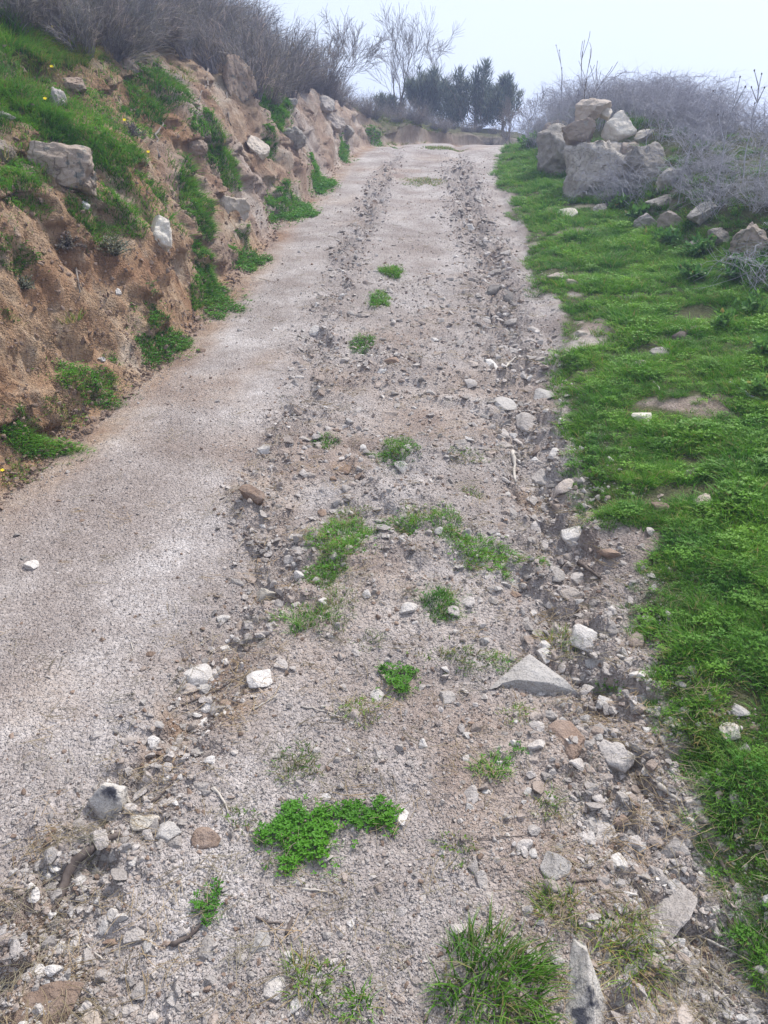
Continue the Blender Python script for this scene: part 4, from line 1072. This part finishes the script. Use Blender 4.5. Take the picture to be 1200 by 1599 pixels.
# ------------------------------------------------------------------ sticks
def stick(pts, r, mat, label, name='stick', lift=.006, side=0):
    P = []
    for (px, py) in pts:
        h = pick(px, py); P.append(h[0] + Vector((0, 0, lift)))
    P = np.array([p[:] for p in P]); t = np.linspace(0, 1, len(P)); tt = np.linspace(0, 1, max(9, 3 * len(P)))
    C = np.stack([np.interp(tt, t, P[:, k]) for k in range(3)], 1)
    g = np.random.default_rng(int(pts[0][0]))
    L = np.linalg.norm(C[-1] - C[0]); C[1:-1] += g.normal(0, L * .012, (len(C) - 2, 3)) * [1, 1, .4]
    rr = r * (1 - .55 * tt) * (1 + .15 * g.normal(size=len(tt)))
    if name == 'exposed_root': rr = r * (.35 + .65 * np.sin(np.pi * np.clip(tt * .9 + .05, 0, 1))) * (1 + .12 * g.normal(size=len(tt)))
    V, Q = tubes(C[None], rr[None], 7); n = len(C)
    cap0 = V[:7].mean(0); cap1 = V[-7:].mean(0); V = np.vstack([V, cap0, cap1]); nv = len(V)
    T = [[(k + 1) % 7, k, nv - 2] for k in range(7)] + [[(n - 1) * 7 + k, (n - 1) * 7 + (k + 1) % 7, nv - 1] for k in range(7)]
    if side:
        for s in range(side):
            k = g.integers(2, n - 2); b = C[k]; d = (C[k + 1] - C[k - 1]); d /= np.linalg.norm(d); sd = np.cross(d, [0, 0, 1]) * (1 if s % 2 else -1)
            E = b + (d * .6 + sd * .7 + np.array([0, 0, .15])) * L * .22
            B2 = np.linspace(b, E, 5); v2, q2 = tubes(B2[None], (r * .5 * (1 - .6 * np.linspace(0, 1, 5)))[None], 7); Q = np.vstack([Q, q2 + len(V)]); V = np.vstack([V, v2])
    o0 = Vector(P[0]); me = make_mesh(name, V - np.array(o0[:]), [Q, T], [mat]); o = link(name, me, loc=o0)
    used_labels.add(label); tag(o, label, 'root' if 'root' in name else 'stick', 'fallen sticks on the track'); return o
STK = [
 ([(1105, 1312), (1132, 1362), (1165, 1415), (1215, 1475)], .007, M_TWIG, 'long dark stick lying beside the right verge', 1),
 ([(1010, 1203), (1022, 1240), (1036, 1276)], .004, M_TWIG, 'short dark twig pointing at the oval grey stone', 1),
 ([(1028, 1228), (1045, 1242), (1062, 1254)], .007, M_PWOOD, 'short bleached stub of wood beside a dark twig', 0),
 ([(884, 1381), (920, 1376), (957, 1371)], .0028, M_TWIG, 'thin straight dark twig in front of the potato shaped stone', 0),
 ([(918, 1345), (960, 1370), (1010, 1410)], .0016, M_TWIG, 'thread thin twig running over the large worn rock face', 1),
 ([(1095, 1515), (1130, 1555), (1165, 1590)], .0045, M_PWOOD, 'pale split stick at the bottom right corner', 1),
 ([(1085, 1460), (1140, 1485), (1200, 1520)], .003, M_PWOOD, 'thin pale stick below the end of the long dark stick', 0),
 ([(195, 1248), (205, 1258), (215, 1268)], .006, M_PWOOD, 'tiny pale stub between the spotted stone and its tan neighbour', 0),
 ([(176, 1300), (180, 1318), (186, 1336)], .004, M_PWOOD, 'small white splinter beside the exposed root', 1),
 ([(238, 1255), (268, 1225), (296, 1194)], .0035, M_TWIG, 'dark twig beyond the pale block of stone', 0),
 ([(333, 1232), (348, 1248), (357, 1272)], .0035, M_PWOOD, 'forked pale twig right of the pale block of stone', 1),
 ([(285, 1103), (335, 1080), (386, 1055)], .003, M_TWIG, 'dark twig crossing the red earth patch', 1),
 ([(470, 1104), (508, 1112), (546, 1126)], .0025, M_PWOOD, 'pale stem beyond the yellowish tuft', 0),
 ([(472, 1390), (498, 1392), (521, 1398)], .0028, M_PWOOD, 'short pale stick in front of the large clover patch', 0),
 ([(400, 1433), (420, 1442), (446, 1444)], .003, M_TWIG, 'curved twig just above the upright pale stone', 0),
 ([(448, 1462), (452, 1448), (458, 1434)], .005, M_TWIG, 'stubby twig right of the upright pale stone', 0),
 ([(268, 1478), (296, 1466), (318, 1442)], .0055, M_TWIG, 'thick bent twig ending at the grey wedge stone', 1),
 ([(801, 708), (802, 730), (806, 756)], .011, M_PWOOD, 'bleached upright stick standing out of the right rut', 0),
 ([(788, 580), (796, 568), (806, 560)], .008, M_PWOOD, 'short bleached stick among the stones of the right rut, farther up', 0),
 ([(1010, 588), (1020, 598), (1030, 611)], .008, M_PWOOD, 'short pale stick on the verge grass below the buff stone', 0),
 ([(382, 835), (400, 850), (420, 866)], .006, M_TWIG, 'dark forked twig left of the green tuft on the rut lip', 1),
 ([(398, 862), (405, 852), (416, 846)], .004, M_PWOOD, 'pale twig crossing a dark forked one', 0),
 ([(745, 1311), (800, 1308), (862, 1300)], .0014, M_TWIG, 'hair thin dry stem left of the potato shaped stone', 0),
 ([(905, 882), (920, 892), (938, 906)], .009, M_TWIG, 'brown weathered chunk of branch at the grass edge', 0),
 ([(1140, 600), (1170, 620), (1205, 632)], .007, M_CANE, 'grey cane reaching over the verge grass from the right edge', 1),
 ([(980, 452), (1010, 440), (1040, 428)], .012, M_TWIG, 'dark stick lying on the verge below the brambles', 0),
 ([(1050, 535), (1085, 518), (1120, 508)], .022, M_TWIG, 'dark rotten branch on bare earth of the upper verge', 1),
 ([(395, 1110), (415, 1098), (432, 1088)], .003, M_PWOOD, 'pale twig in front of the pale blocky stone', 0),
 ([(205, 1005), (208, 1018), (198, 1030)], .002, M_PWOOD, 'tiny pale stem on the smooth left wheel track', 0),
 ([(118, 1455), (140, 1480), (162, 1502)], .0028, M_PWOOD, 'thin pale stem left of the brown stone by the corner slab', 0),
]
for a in STK: stick(a[0], a[1], a[2], a[3], side=a[4], lift=a[1] * .8)
stick([(84, 1430), (100, 1385), (118, 1350), (150, 1322), (190, 1305)], .012, M_TWIG, 'thick exposed root curving along the lip of the left rut', name='exposed_root', lift=.008)

# ------------------------------------------------------------------ scrub, brambles, trees
def perp(g, n, d, amt):
    return d + g.normal(0, amt, (n, 3))
def broom_bush(seed, n=150, h=.8, spread=.3, splay=.65, wind=(.35, 0, 0), twn=6):
    """fine upright scrub: returns (stems V,Q), (leafy spray V,Q,tip,rv)"""
    g = np.random.default_rng(seed); K = 6
    a = g.uniform(0, 6.283, n); r = spread * np.sqrt(g.random(n)) * .4
    t = np.linspace(0, 1, K)[None, :, None]
    root = np.stack([r * np.cos(a), r * np.sin(a), np.full(n, -.05)], 1)
    sp = g.random(n) * splay
    d = np.stack([np.cos(a) * sp, np.sin(a) * sp, np.ones(n)], 1) + g.normal(0, .12, (n, 3))
    d /= np.linalg.norm(d, axis=1, keepdims=True)
    L = h * g.uniform(.55, 1.1, n) * (1.05 - .35 * sp / splay)
    w = np.array(wind)
    P = root[:, None] + d[:, None] * t * L[:, None, None] + (np.stack([np.cos(a), np.sin(a), 0 * a - .25], 1)[:, None] * .22 + w) * (t ** 2) * L[:, None, None] * .6
    P[:, 1:] += g.normal(0, .012, (n, K - 1, 3))
    rad = .0042 * (1 - .75 * np.linspace(0, 1, K))[None] * g.uniform(.6, 1.3, n)[:, None]
    V, Q = tubes(P, rad, 3)
    m = n * twn; i = g.integers(0, n, m); k = g.integers(1, K - 1, m); f = g.random(m)[:, None]
    b = P[i, k] * (1 - f) + P[i, k + 1] * f; dd = P[i, k + 1] - P[i, k]; dd /= np.linalg.norm(dd, axis=1, keepdims=True)
    v, q, tt, rv = blades(b, dd + g.normal(0, .42, (m, 3)), h * g.uniform(.10, .24, m), np.full(m, .0055), g.uniform(0, .4, m), K=3, seed=seed + 1)
    return (V, Q), (v, q, tt, rv)
def bramble(seed, n=34, h=.6, spread=.55, leafs=False):
    g = np.random.default_rng(seed); K = 12
    a = g.uniform(0, 6.283, n); t = np.linspace(0, 1, K)[None]
    r0 = spread * .45 * np.sqrt(g.random(n)); root = np.stack([r0 * np.cos(a * 3), r0 * np.sin(a * 3), np.full(n, -.05)], 1)
    reach = spread * g.uniform(.5, 1.5, n)[:, None]; top = h * g.uniform(.45, 1.15, n)[:, None]
    ax = a[:, None] + g.normal(0, .5, n)[:, None] * t + .25 * np.sin(t * 9 + a[:, None] * 5)
    X = root[:, :1] + np.cos(ax) * reach * t; Y = root[:, 1:2] + np.sin(ax) * reach * t
    Z = root[:, 2:3] + top * (np.sin(np.clip(t * g.uniform(1.6, 3.0, n)[:, None], 0, 3.0))) + .02 * np.sin(t * 14 + a[:, None] * 7)
    P = np.stack([X, Y, Z], -1); P[:, 1:] += g.normal(0, .014, (n, K - 1, 3))
    rad = .0052 * (1 - .7 * t) * g.uniform(.45, 1.25, n)[:, None]
    V, Q = tubes(P, rad, 3)
    m = n * 15; i = g.integers(0, n, m); k = g.integers(1, K - 1, m)
    b = P[i, k]; dd = (P[i, k + 1] - P[i, k]); dd /= np.linalg.norm(dd, axis=1, keepdims=True); dd = dd + g.normal(0, .75, (m, 3)) + np.array([0, 0, .35])
    dd /= np.linalg.norm(dd, axis=1, keepdims=True); L = g.uniform(.06, .24, m)
    P2 = b[:, None] + dd[:, None] * np.linspace(0, 1, 4)[None, :, None] * L[:, None, None]; P2[:, 1:] += g.normal(0, .009, (m, 3, 3))
    V2, Q2 = tubes(P2, np.full((m, 4), .0018) * np.array([1, .85, .65, .4]), 3)
    return (V, Q), (V2, Q2)

BRV = []
for s in range(4):
    st, sp = broom_bush(500 + s)
    BRV.append((make_mesh('stems', st[0], [st[1]], [M_BROOM]), make_mesh('sprays', sp[0], [sp[1]], [M_SCRUB], False, attrs={'tip': ('FLOAT', sp[2].astype(np.float32)), 'rv': ('FLOAT', sp[3].astype(np.float32))})))
BBV = []
for s in range(5):
    st, tw = bramble(600 + s)
    BBV.append((make_mesh('canes', st[0], [st[1]], [M_CANE]), make_mesh('twigs', tw[0], [tw[1]], [M_CANE])))
SCL = [('cracked boulder', 100, 257), ('rounded dark boulder', 200, 110), ('tall rooted boulder', 372, 130), ('bare tree', 625, 110), ('top left corner', 0, 0), ('pale far rock', 505, 165), ('green bank weeds', 430, 175), ('top edge rock', 296, 24)]
RCL = [('biggest wall boulder', 940, 265), ('beige top stones', 950, 185), ('far end wall rock', 842, 186), ('right edge rock', 1172, 378), ('small white verge stone', 1085, 380), ('tall dry stalks', 1150, 180), ('low flat rock', 1035, 316)]
def bush(variant, x, y, s, sz, name, cat, group, desc, lms, tilt=(0, 0)):
    p, nn = drop(x, y)
    e = empty(name, p - Vector((0, 0, .02)), rnd.uniform(0, 6.28)); e.scale = (s, s, s * sz)
    e.rotation_euler = (tilt[0], tilt[1], e.rotation_euler[2])
    a = bpy.data.objects.new(variant[0].name.split('.')[0], variant[0]); COL.objects.link(a); a.parent = e
    b = bpy.data.objects.new(variant[1].name.split('.')[0], variant[1]); COL.objects.link(b); b.parent = e
    px, py = to_px(p + Vector((0, 0, s * sz * .4)))
    global LMARK
    keep = LMARK; LMARK = lms
    lb = auto_label(desc, px, py)
    if any(o.get('label') == lb for o in bpy.data.objects): lb = lb.replace(desc, 'lower ' + desc)
    tag(e, lb, cat, group); LMARK = keep
    return e
nb = 0
for y in np.arange(5.2, 19.5, .62):
    for j, u0 in enumerate((1.0, 1.6, 2.35, 3.2)):
        yy = y + rnd.uniform(-.25, .25); uf = float(bank_F(yy)) / 1.75
        if yy > 17 and j > 1: continue
        if yy < 9.0 and j == 0: continue
        if yy < 7.2 and j == 1: continue
        u = uf + (u0 - .9) * 1.0 + rnd.uniform(-.18, .25)
        x = float(Lx(yy)) - u
        s = rnd.uniform(.75, 1.25) * (1 if yy < 16 else .62)
        px, py = to_px((x, yy, float(base(yy)) + 1.5))
        if px < -260: continue
        tn = 'purplish grey' if rnd.random() < .5 else 'dark grey green'
        bush(BRV[rnd.randrange(4)], x, yy, s, rnd.uniform(.75, 1.1), 'scrub_bush', 'bush', 'grey scrub bushes along the top of the left bank', f'{tn} wiry scrub bush', SCL, (rnd.uniform(-.15, .15), R_(rnd.uniform(0, 22)))); nb += 1
for k in range(15):
    px = 20 + k * 26 + rnd.uniform(-8, 8); py = 95 - 40 * rnd.random() - (25 if px < 120 else 0); h_ = pick(px, py)
    if h_: bush(BRV[rnd.randrange(4)], h_[0].x, h_[0].y, rnd.uniform(.55, .8), 1., 'scrub_bush', 'bush', 'grey scrub bushes along the top of the left bank', 'wind swept scrub bush', SCL, (rnd.uniform(-.1, .1), R_(20)))
for k in range(26):
    yy = rnd.uniform(19.3, 22.3); x = -.7 + k * .2 + rnd.uniform(-.1, .1)
    bush(BRV[rnd.randrange(4)], x, yy, rnd.uniform(.3, .55), .9, 'scrub_bush', 'bush', 'low scrub under the trees beyond the crest', 'low scrub beyond the crest', [('bare tree', 625, 110), ('narrower conifer', 662, 160), ('broad conifer', 748, 165), ('far end wall rock', 842, 186), ('end of the left bank', 590, 210)])
for k in range(11):
    px = 215 + (k * 53) % 260 + rnd.uniform(-6, 6); py = (px - 200) * .28 + 62 + rnd.uniform(-5, 12); h_ = pick(px, py)
    if h_: bush(BRV[rnd.randrange(4)], h_[0].x - .1, h_[0].y, rnd.uniform(.38, .55), 1., 'scrub_bush', 'bush', 'grey scrub bushes along the top of the left bank', 'little scrub bush', SCL, (rnd.uniform(-.1, .1), R_(25)))
print('brooms', nb)
nb = 0
for y in np.concatenate([np.arange(5.0, 9, .36), np.arange(9, 17.5, .50)]):
    for j, dx in enumerate((.16, .55, 1.05, 1.65)):
        yy = y + rnd.uniform(-.2, .2); x = float(np.interp(yy, *BTO)) + dx + rnd.uniform(-.15, .2)
        if 9.0 < yy < 12 and j < 2: x += .5
        if 5.6 < yy < 8 and j < 1: x += .3
        s = rnd.uniform(.75, 1.2) * float(np.interp(yy, [5, 7.5, 9, 11, 13, 16], [.64, .64, .68, .80, .84, .7]))
        px, py = to_px((x, yy, float(base(yy)) + .8))
        if px > 1420: continue
        bush(BBV[rnd.randrange(5)], x, yy, s, rnd.uniform(.8, 1.15) * (1 if j < 2 else .78) * (.62 if yy < 8 else (.8 if yy < 9.3 else 1)), 'bramble_bush', 'bramble', 'leafless brambles over the tumbled wall', ('tangled leafless bramble bush', 'matted grey bramble bush')[nb % 2], RCL); nb += 1
print('brambles', nb)

# bare tree and saplings
def bare_tree(seed, H, r0, splay, levels=4, nb=4):
    g = np.random.default_rng(seed); segs = []
    def grow(p, d, L, r, lv):
        K = 7; P = [p]; q = p.copy(); dd = d.copy()
        for _ in range(K - 1):
            dd = dd + g.normal(0, .10, 3) + np.array([0, 0, .045]); dd /= np.linalg.norm(dd); q = q + dd * L / (K - 1); P.append(q)
        P = np.array(P); segs.append((P, r, lv))
        if lv < levels:
            m = nb + (1 if lv else 2)
            for j in range(m):
                k = g.integers(2, K) if lv else g.integers(1, K); b = P[min(k, K - 1)]; nd_ = (P[k] - P[k - 1]); nd_ = nd_ / np.linalg.norm(nd_)
                sd = g.normal(size=3); sd -= nd_ * (sd @ nd_); sd /= np.linalg.norm(sd)
                grow(b, nd_ + sd * g.uniform(splay * .6, splay * 1.2), L * g.uniform(.5, .78), r * (1 - .1 * k) * .55, lv + 1)
    grow(np.array([0, 0, -.1]), np.array([.05, 0, 1.]), H * .42, r0, 0)
    out = {'trunk': [], 'branches': []}
    for P, r, lv in segs: out['trunk' if lv == 0 else 'branches'].append((P, r))
    res = {}
    for k, l in out.items():
        P = np.stack([a for a, _ in l]); rr = np.array([b for _, b in l])[:, None] * (1 - .55 * np.linspace(0, 1, 7))[None]
        res[k] = tubes(P, np.maximum(rr, .0024), 7 if k == 'trunk' else 4)
    return res
def plant_bare(px, base_y_px, Y, H, r0, seed, label, splay=.6, name='bare_tree', levels=4, nb=4, cat='tree'):
    x = (px - 600) / 1200 * (Y * math.cos(PITCH) - (float(base(Y)) + .5 - CAM_Z) * math.sin(PITCH))
    p, _ = drop(x, Y); e = empty(name, p); res = bare_tree(seed, H, r0, splay, levels, nb)
    zmax = max(v[:, 2].max() for v, _ in res.values()); sc = H / zmax
    for k, (v, q) in res.items(): link(k, make_mesh(k, v * sc, [q], [M_BARK]), e)
    used_labels.add(label); tag(e, label, cat, 'trees beyond the crest')
plant_bare(618, 190, 24, 3.0, .05, 3, 'leafless tree with a spreading crown, tallest beyond the crest', levels=4)
plant_bare(664, 190, 25, 2.5, .045, 4, 'leafless tree rising behind the left dark conifer', levels=4)
plant_bare(530, 140, 19, 2.0, .014, 6, 'slender leafless tree standing at the end of the left scrub', splay=.6, levels=4, nb=4)
plant_bare(800, 205, 20, 1.1, .02, 8, 'twiggy leafless shrub between the conifers and the wall', splay=.7, name='bare_shrub', levels=3, nb=5, cat='shrub')
plant_bare(826, 205, 18.5, 1.2, .02, 9, 'twiggy leafless shrub at the far end of the wall', splay=.8, name='bare_shrub', levels=3, nb=5, cat='shrub')
plant_bare(905, 160, 12.5, 1.3, .012, 12, 'single thin arching stem above the brambles, left', splay=.5, name='bare_shrub', levels=2, nb=3, cat='shrub')

def conifer(px, Y, H, W, seed, label, plumes=26):
    g = np.random.default_rng(seed)
    x = (px - 600) / 1200 * (Y * math.cos(PITCH) - (float(base(Y)) + .5 - CAM_Z) * math.sin(PITCH))
    p, _ = drop(x, Y); e = empty('conifer_tree', p)
    Vs, Qs, T, RV = [], [], [], []; off = 0; br = []
    for j in range(plumes):
        a = g.uniform(0, 6.283); r = W * .5 * math.sqrt(g.random()); hb = H * g.uniform(.02, .45); ht = H * (1.0 - .42 * (r / (W * .5)) ** 2.2) * g.uniform(.8, 1.03)
        c0 = np.array([r * .75 * math.cos(a), r * .75 * math.sin(a), hb]); c1 = np.array([r * 1.15 * math.cos(a), r * 1.15 * math.sin(a), max(ht, hb + .5)])
        br.append(np.array([np.array([0, 0, hb * .5]) * (1 - t) + c1 * t if t > .5 else np.array([0, 0, hb * .5]) * (1 - t) + c0 * t for t in np.linspace(0, 1, 7)]))
        m = 170; t = g.random(m) ** .8; cen = c0 + (c1 - c0) * t[:, None]
        rad = W * .13 * (1 - t) ** .35 + .03; aa = g.uniform(0, 6.283, m)
        pos = cen + np.stack([np.cos(aa) * rad * g.random(m), np.sin(aa) * rad * g.random(m), 0 * t], 1)
        d = np.stack([np.cos(aa) * .5, np.sin(aa) * .5, .9 + 0 * t], 1) + g.normal(0, .25, (m, 3))
        v, q, tt, rv = blades(pos, d, g.uniform(.10, .22, m), np.full(m, .022), g.uniform(0, .3, m), K=3, seed=seed + j)
        Vs.append(v); Qs.append(q + off); T.append(tt); RV.append(rv); off += len(v)
    link('crown', make_mesh('crown', np.concatenate(Vs), Qs, [M_CONIF], False, attrs={'tip': ('FLOAT', np.concatenate(T).astype(np.float32)), 'rv': ('FLOAT', np.concatenate(RV).astype(np.float32))}), e)
    tr = np.array([[0, 0, -.1 + (H * .7) * t] for t in np.linspace(0, 1, 7)]) + g.normal(0, .015, (7, 3)); tv, tq = tubes(tr[None], (.05 * (1 - .7 * np.linspace(0, 1, 7)))[None], 8)
    link('trunk', make_mesh('trunk', tv, [tq], [M_BARK]), e)
    bv, bq = tubes(np.array(br), np.tile(.014 * (1 - .6 * np.linspace(0, 1, 7)), (len(br), 1)), 4); link('branches', make_mesh('branches', bv, [bq], [M_BARK]), e)
    used_labels.add(label); tag(e, label, 'tree', 'trees beyond the crest')
conifer(664, 23.5, 1.6, .95, 31, 'dark conifer standing right behind the bare tree, narrower of the pair')
conifer(742, 23, 1.6, 1.8, 32, 'broad rounded dark conifer right of the narrower one', 34)
conifer(606, 24, .8, .8, 33, 'small dark bush at the left of the conifers', 14)
conifer(704, 24.5, 1.3, .8, 34, 'low dark conifer filling the gap between the two larger ones', 14)
conifer(785, 23.5, 1.1, .8, 35, 'low dark conifer at the right foot of the broad one', 10)

# tall dry stalks above the brambles on the right
def stalk(px, top, Y, label, heads=3, lean=0.):
    x = (px - 600) / 1200 * (Y * math.cos(PITCH) - (float(base(Y)) + .7 - CAM_Z) * math.sin(PITCH))
    p, _ = drop(x, Y); e = empty('dry_stalk', p)
    z = (CAM_Z + 0); cy = (800 - top) / 1200
    zt = CAM_Z + Y * (-math.sin(PITCH) + cy * math.cos(PITCH)) / (math.cos(PITCH) + cy * math.sin(PITCH))
    H = max(.4, zt - p.z); g = np.random.default_rng(int(px))
    t = np.linspace(0, 1, 9); main = np.stack([lean * t ** 2 * H, .03 * np.sin(t * 5), t * H], 1); main[1:] += g.normal(0, .008, (8, 3))
    C = [main]; hd = [main[-1]]
    for j in range(heads):
        k = g.integers(4, 8); L = H * g.uniform(.15, .3); a = g.uniform(0, 6.28); q = main[k] + np.linspace(0, 1, 9)[:, None] * np.array([math.cos(a) * .5, math.sin(a) * .5, .8]) * L; C.append(q); hd.append(q[-1])
    v, q = tubes(np.array(C), np.tile(.006 * (1 - .5 * t), (len(C), 1)), 4); link('stem', make_mesh('stem', v, [q], [M_CANE]), e)
    for h_ in hd:
        v, f = ICO[2]; link('seed_head', make_mesh('seed_head', v * np.array([.006, .006, .009]), [f], [M_TWIG]), e, loc=Vector(h_))
    used_labels.add(label); tag(e, label, 'dry stalk', 'tall dry stalks in the brambles')
stalk(1125, 120, 7.0, 'dry stalk with seed heads, left of the two tallest at the right', 2, .03)
stalk(1163, 118, 7.0, 'dry branching stalk with seed heads, right of the two tallest', 5, -.02)
stalk(1068, 145, 7.6, 'bent bare stalk arching above the brambles', 1, .18)
stalk(1185, 165, 6.6, 'short dry stalk at the far right edge', 2, .02)
stalk(880, 78, 12.0, 'long thin stalk leaning above the far brambles', 2, -.10)
stalk(1012, 185, 9.3, 'thin stalk rising right of the beige top stones', 1, .05)

# silvery plants, leafy weeds, flowers, roots
def leafy(px, py, rpx, n, mat, label, name, cat, size=.02, hfac=1., K=3):
    hit = pick(px, py)
    if hit is None: return
    p, nrm, dep = hit; R0 = rpx * (1.05 if name == 'leafy_weed' else 1) / 1200 * dep; g = np.random.default_rng(int(px + py)); e = empty(name, p)
    a = g.uniform(0, 6.283, n); el = g.uniform(.15, 1.4, n); L = R0 * g.uniform(.6, 1.1, n)
    d = np.stack([np.cos(a) * np.cos(el), np.sin(a) * np.cos(el), np.sin(el) * hfac], 1) + np.array(nrm[:]) * .5; d /= np.linalg.norm(d, axis=1, keepdims=True)
    t = np.linspace(0, 1, 5); P = d[:, None] * t[None, :, None] * L[:, None, None] + np.array([0, 0, -.15]) * (t ** 2)[None, :, None] * L[:, None, None]
    P[:, 1:] += g.normal(0, R0 * .02, (n, 4, 3))
    v, q = tubes(P, np.full((n, 5), .0016 * max(1, dep / 4)), 3); link('stems', make_mesh('stems', v, [q], [mat], attrs={'tip': ('FLOAT', np.zeros(len(v), np.float32))}), e)
    m = n * 14; i = g.integers(0, n, m); f = g.random(m)[:, None] ** .6 * 3.99; k = f.astype(int)[:, 0]; b = P[i, k] * (1 - (f - k[:, None])) + P[i, k + 1] * (f - k[:, None])
    V, T = leaves(b, g.normal(0, .5, (m, 3)) + np.array([0, 0, 1]), d[i] + g.normal(0, .8, (m, 3)), size * g.uniform(.6, 1.3, m) * max(1, dep / 4.))
    link('foliage', make_mesh('foliage', V, [T], [mat], False, attrs={'tip': ('FLOAT', np.repeat(g.random(m) * .8 + .2, 4).astype(np.float32)), 'rv': ('FLOAT', np.repeat(g.random(m), 4).astype(np.float32))}), e)
    used_labels.add(label); tag(e, label, cat)
leafy(180, 400, 36, 70, M_SILVER, 'silvery grey leafed plant in the middle of the orange bank', 'silvery_plant', 'plant', .012)
leafy(105, 388, 30, 50, M_SCRUB, 'dull grey plant left of the silvery one on the bank', 'grey_plant', 'plant', .012)
leafy(38, 452, 26, 40, M_SILVER, 'small silvery plant near the left edge of the bank', 'silvery_plant', 'plant', .010)
leafy(205, 215, 26, 40, M_BROOM, 'dark dead stemmed plant standing in the bank grass', 'dead_plant', 'plant', .008, 1.6)
WE = [(1150, 440, 44), (1180, 500, 44), (1100, 400, 34), (1040, 385, 30), (1190, 560, 40), (1130, 520, 34), (1195, 440, 40), (1000, 345, 22), (970, 330, 24), (1080, 440, 30), (1185, 620, 36), (830, 235, 24)]
WL = ['bushy weed under the right edge rock', 'dark leafy weed at the right edge, mid height', 'leafy weed just right of the small white verge stone', 'low weed left of the small white verge stone', 'trailing weed at the right edge above the grey cane',
      'leafy weed beside the dark rotten branch', 'weed right below the large pale rock at the right edge', 'small weed beneath the rough grey stone', 'weed growing at the foot of the biggest wall boulder', 'weed on the slope between brambles and verge grass',
      'weed beside the grey cane at the right edge', 'greenery below the far end rock of the wall']
for (px, py, r), l in zip(WE, WL): leafy(px, py, r, 24, M_WEED, l, 'leafy_weed', 'weed', .028)

def flower(px, py, label, r=.009):
    hit = pick(px, py + 10)
    if hit is None: return
    p, nrm, dep = hit; e = empty('yellow_flower', p); H = .09 if py < 300 else .05
    t = np.linspace(0, 1, 5); P = np.stack([.01 * t, 0 * t, t * H], 1); v, q = tubes(P[None], np.full((1, 5), .0012), 4); link('stem', make_mesh('stem', v, [q], [M_WEED]), e)
    c = Vector((.01, 0, H)); face = (Vector((0, 0, CAM_Z)) - p).normalized() + Vector((0, 0, 1)); face.normalize()
    ax = face.orthogonal().normalized(); ay = face.cross(ax); rr = r * max(1, dep / 3.5)
    for k in range(6):
        a = k * math.pi / 3; d = ax * math.cos(a) + ay * math.sin(a); s = face.cross(d)
        V = [c, c + d * rr * .6 + s * rr * .32 + face * rr * .15, c + d * rr + face * rr * .1, c + d * rr * .6 - s * rr * .32 + face * rr * .15]
        link('petal', make_mesh('petal', np.array([x[:] for x in V]), [[[0, 1, 2], [0, 2, 3]]], [M_YEL]), e)
    used_labels.add(label); tag(e, label, 'flower', 'yellow flowers on the left bank')
FL = [(40, 10, 'yellow flower nearest the top left corner'), (84, 54, 'yellow flower below the scrub near the top left'), (82, 118, 'yellow flower beside the pale flat bank rock'), (72, 170, 'yellow flower above the cracked boulder'),
      (195, 201, 'yellow flower left of the dark dead stemmed plant'), (232, 249, 'yellow flower in the grass with the dark dead stem'), (320, 402, 'left yellow flower in the speckled grass patch'), (332, 412, 'right yellow flower in the speckled grass patch'), (4, 742, 'yellow flower at the left edge by the track')]
for a in FL: flower(*a)
def bank_root(pts, r, label):
    stick(pts, r, M_BARK, label, name='hanging_root', lift=.02)['group'] = 'roots hanging from the left bank'
bank_root([(318, 95), (322, 130), (312, 160), (318, 185)], .012, 'thin root hanging left of the tall boulder')
bank_root([(352, 120), (356, 150), (354, 180), (362, 200)], .014, 'twisted root over the face of the tall boulder')
bank_root([(250, 250), (246, 215), (255, 195)], .010, 'looping root in the middle of the bank')
bank_root([(120, 425), (124, 450), (126, 472)], .006, 'pale rootlet on the orange face left of the silvery plant')

# ------------------------------------------------------------------ haze
bm = bmesh.new(); bmesh.ops.create_cube(bm, size=1)
me = bpy.data.meshes.new('haze'); bm.to_mesh(me); bm.free()
zs = []
for o_ in GROUNDS:
    a = np.empty(len(o_.data.vertices) * 3, np.float32); o_.data.vertices.foreach_get('co', a); zs += [a[2::3].min(), a[2::3].max()]
z0, z1 = min(zs) - 1, max(max(zs), 7.5) + .5
hz = link('haze', me); hz.scale = (800, 700, z1 - z0); hz.location = (0, 0, (z0 + z1) / 2)
m = bpy.data.materials.new('haze_air'); m.use_nodes = True; n = m.node_tree; n.nodes.clear()
out = n.nodes.new('ShaderNodeOutputMaterial'); pvn = n.nodes.new('ShaderNodeVolumePrincipled')
pvn.inputs['Color'].default_value = (.56, .67, 1, 1); pvn.inputs['Density'].default_value = .0058; pvn.inputs['Anisotropy'].default_value = .2
n.links.new(pvn.outputs[0], out.inputs['Volume']); me.materials.append(m)
tag(hz, 'pale bluish haze filling the air over the track', 'haze', kind='stuff')
print('z range', z0, z1, 'tris', sum(sum(len(p.vertices) - 2 for p in m_.polygons) if len(m_.polygons) < 5000 else len(m_.polygons) * 2 for m_ in bpy.data.meshes))
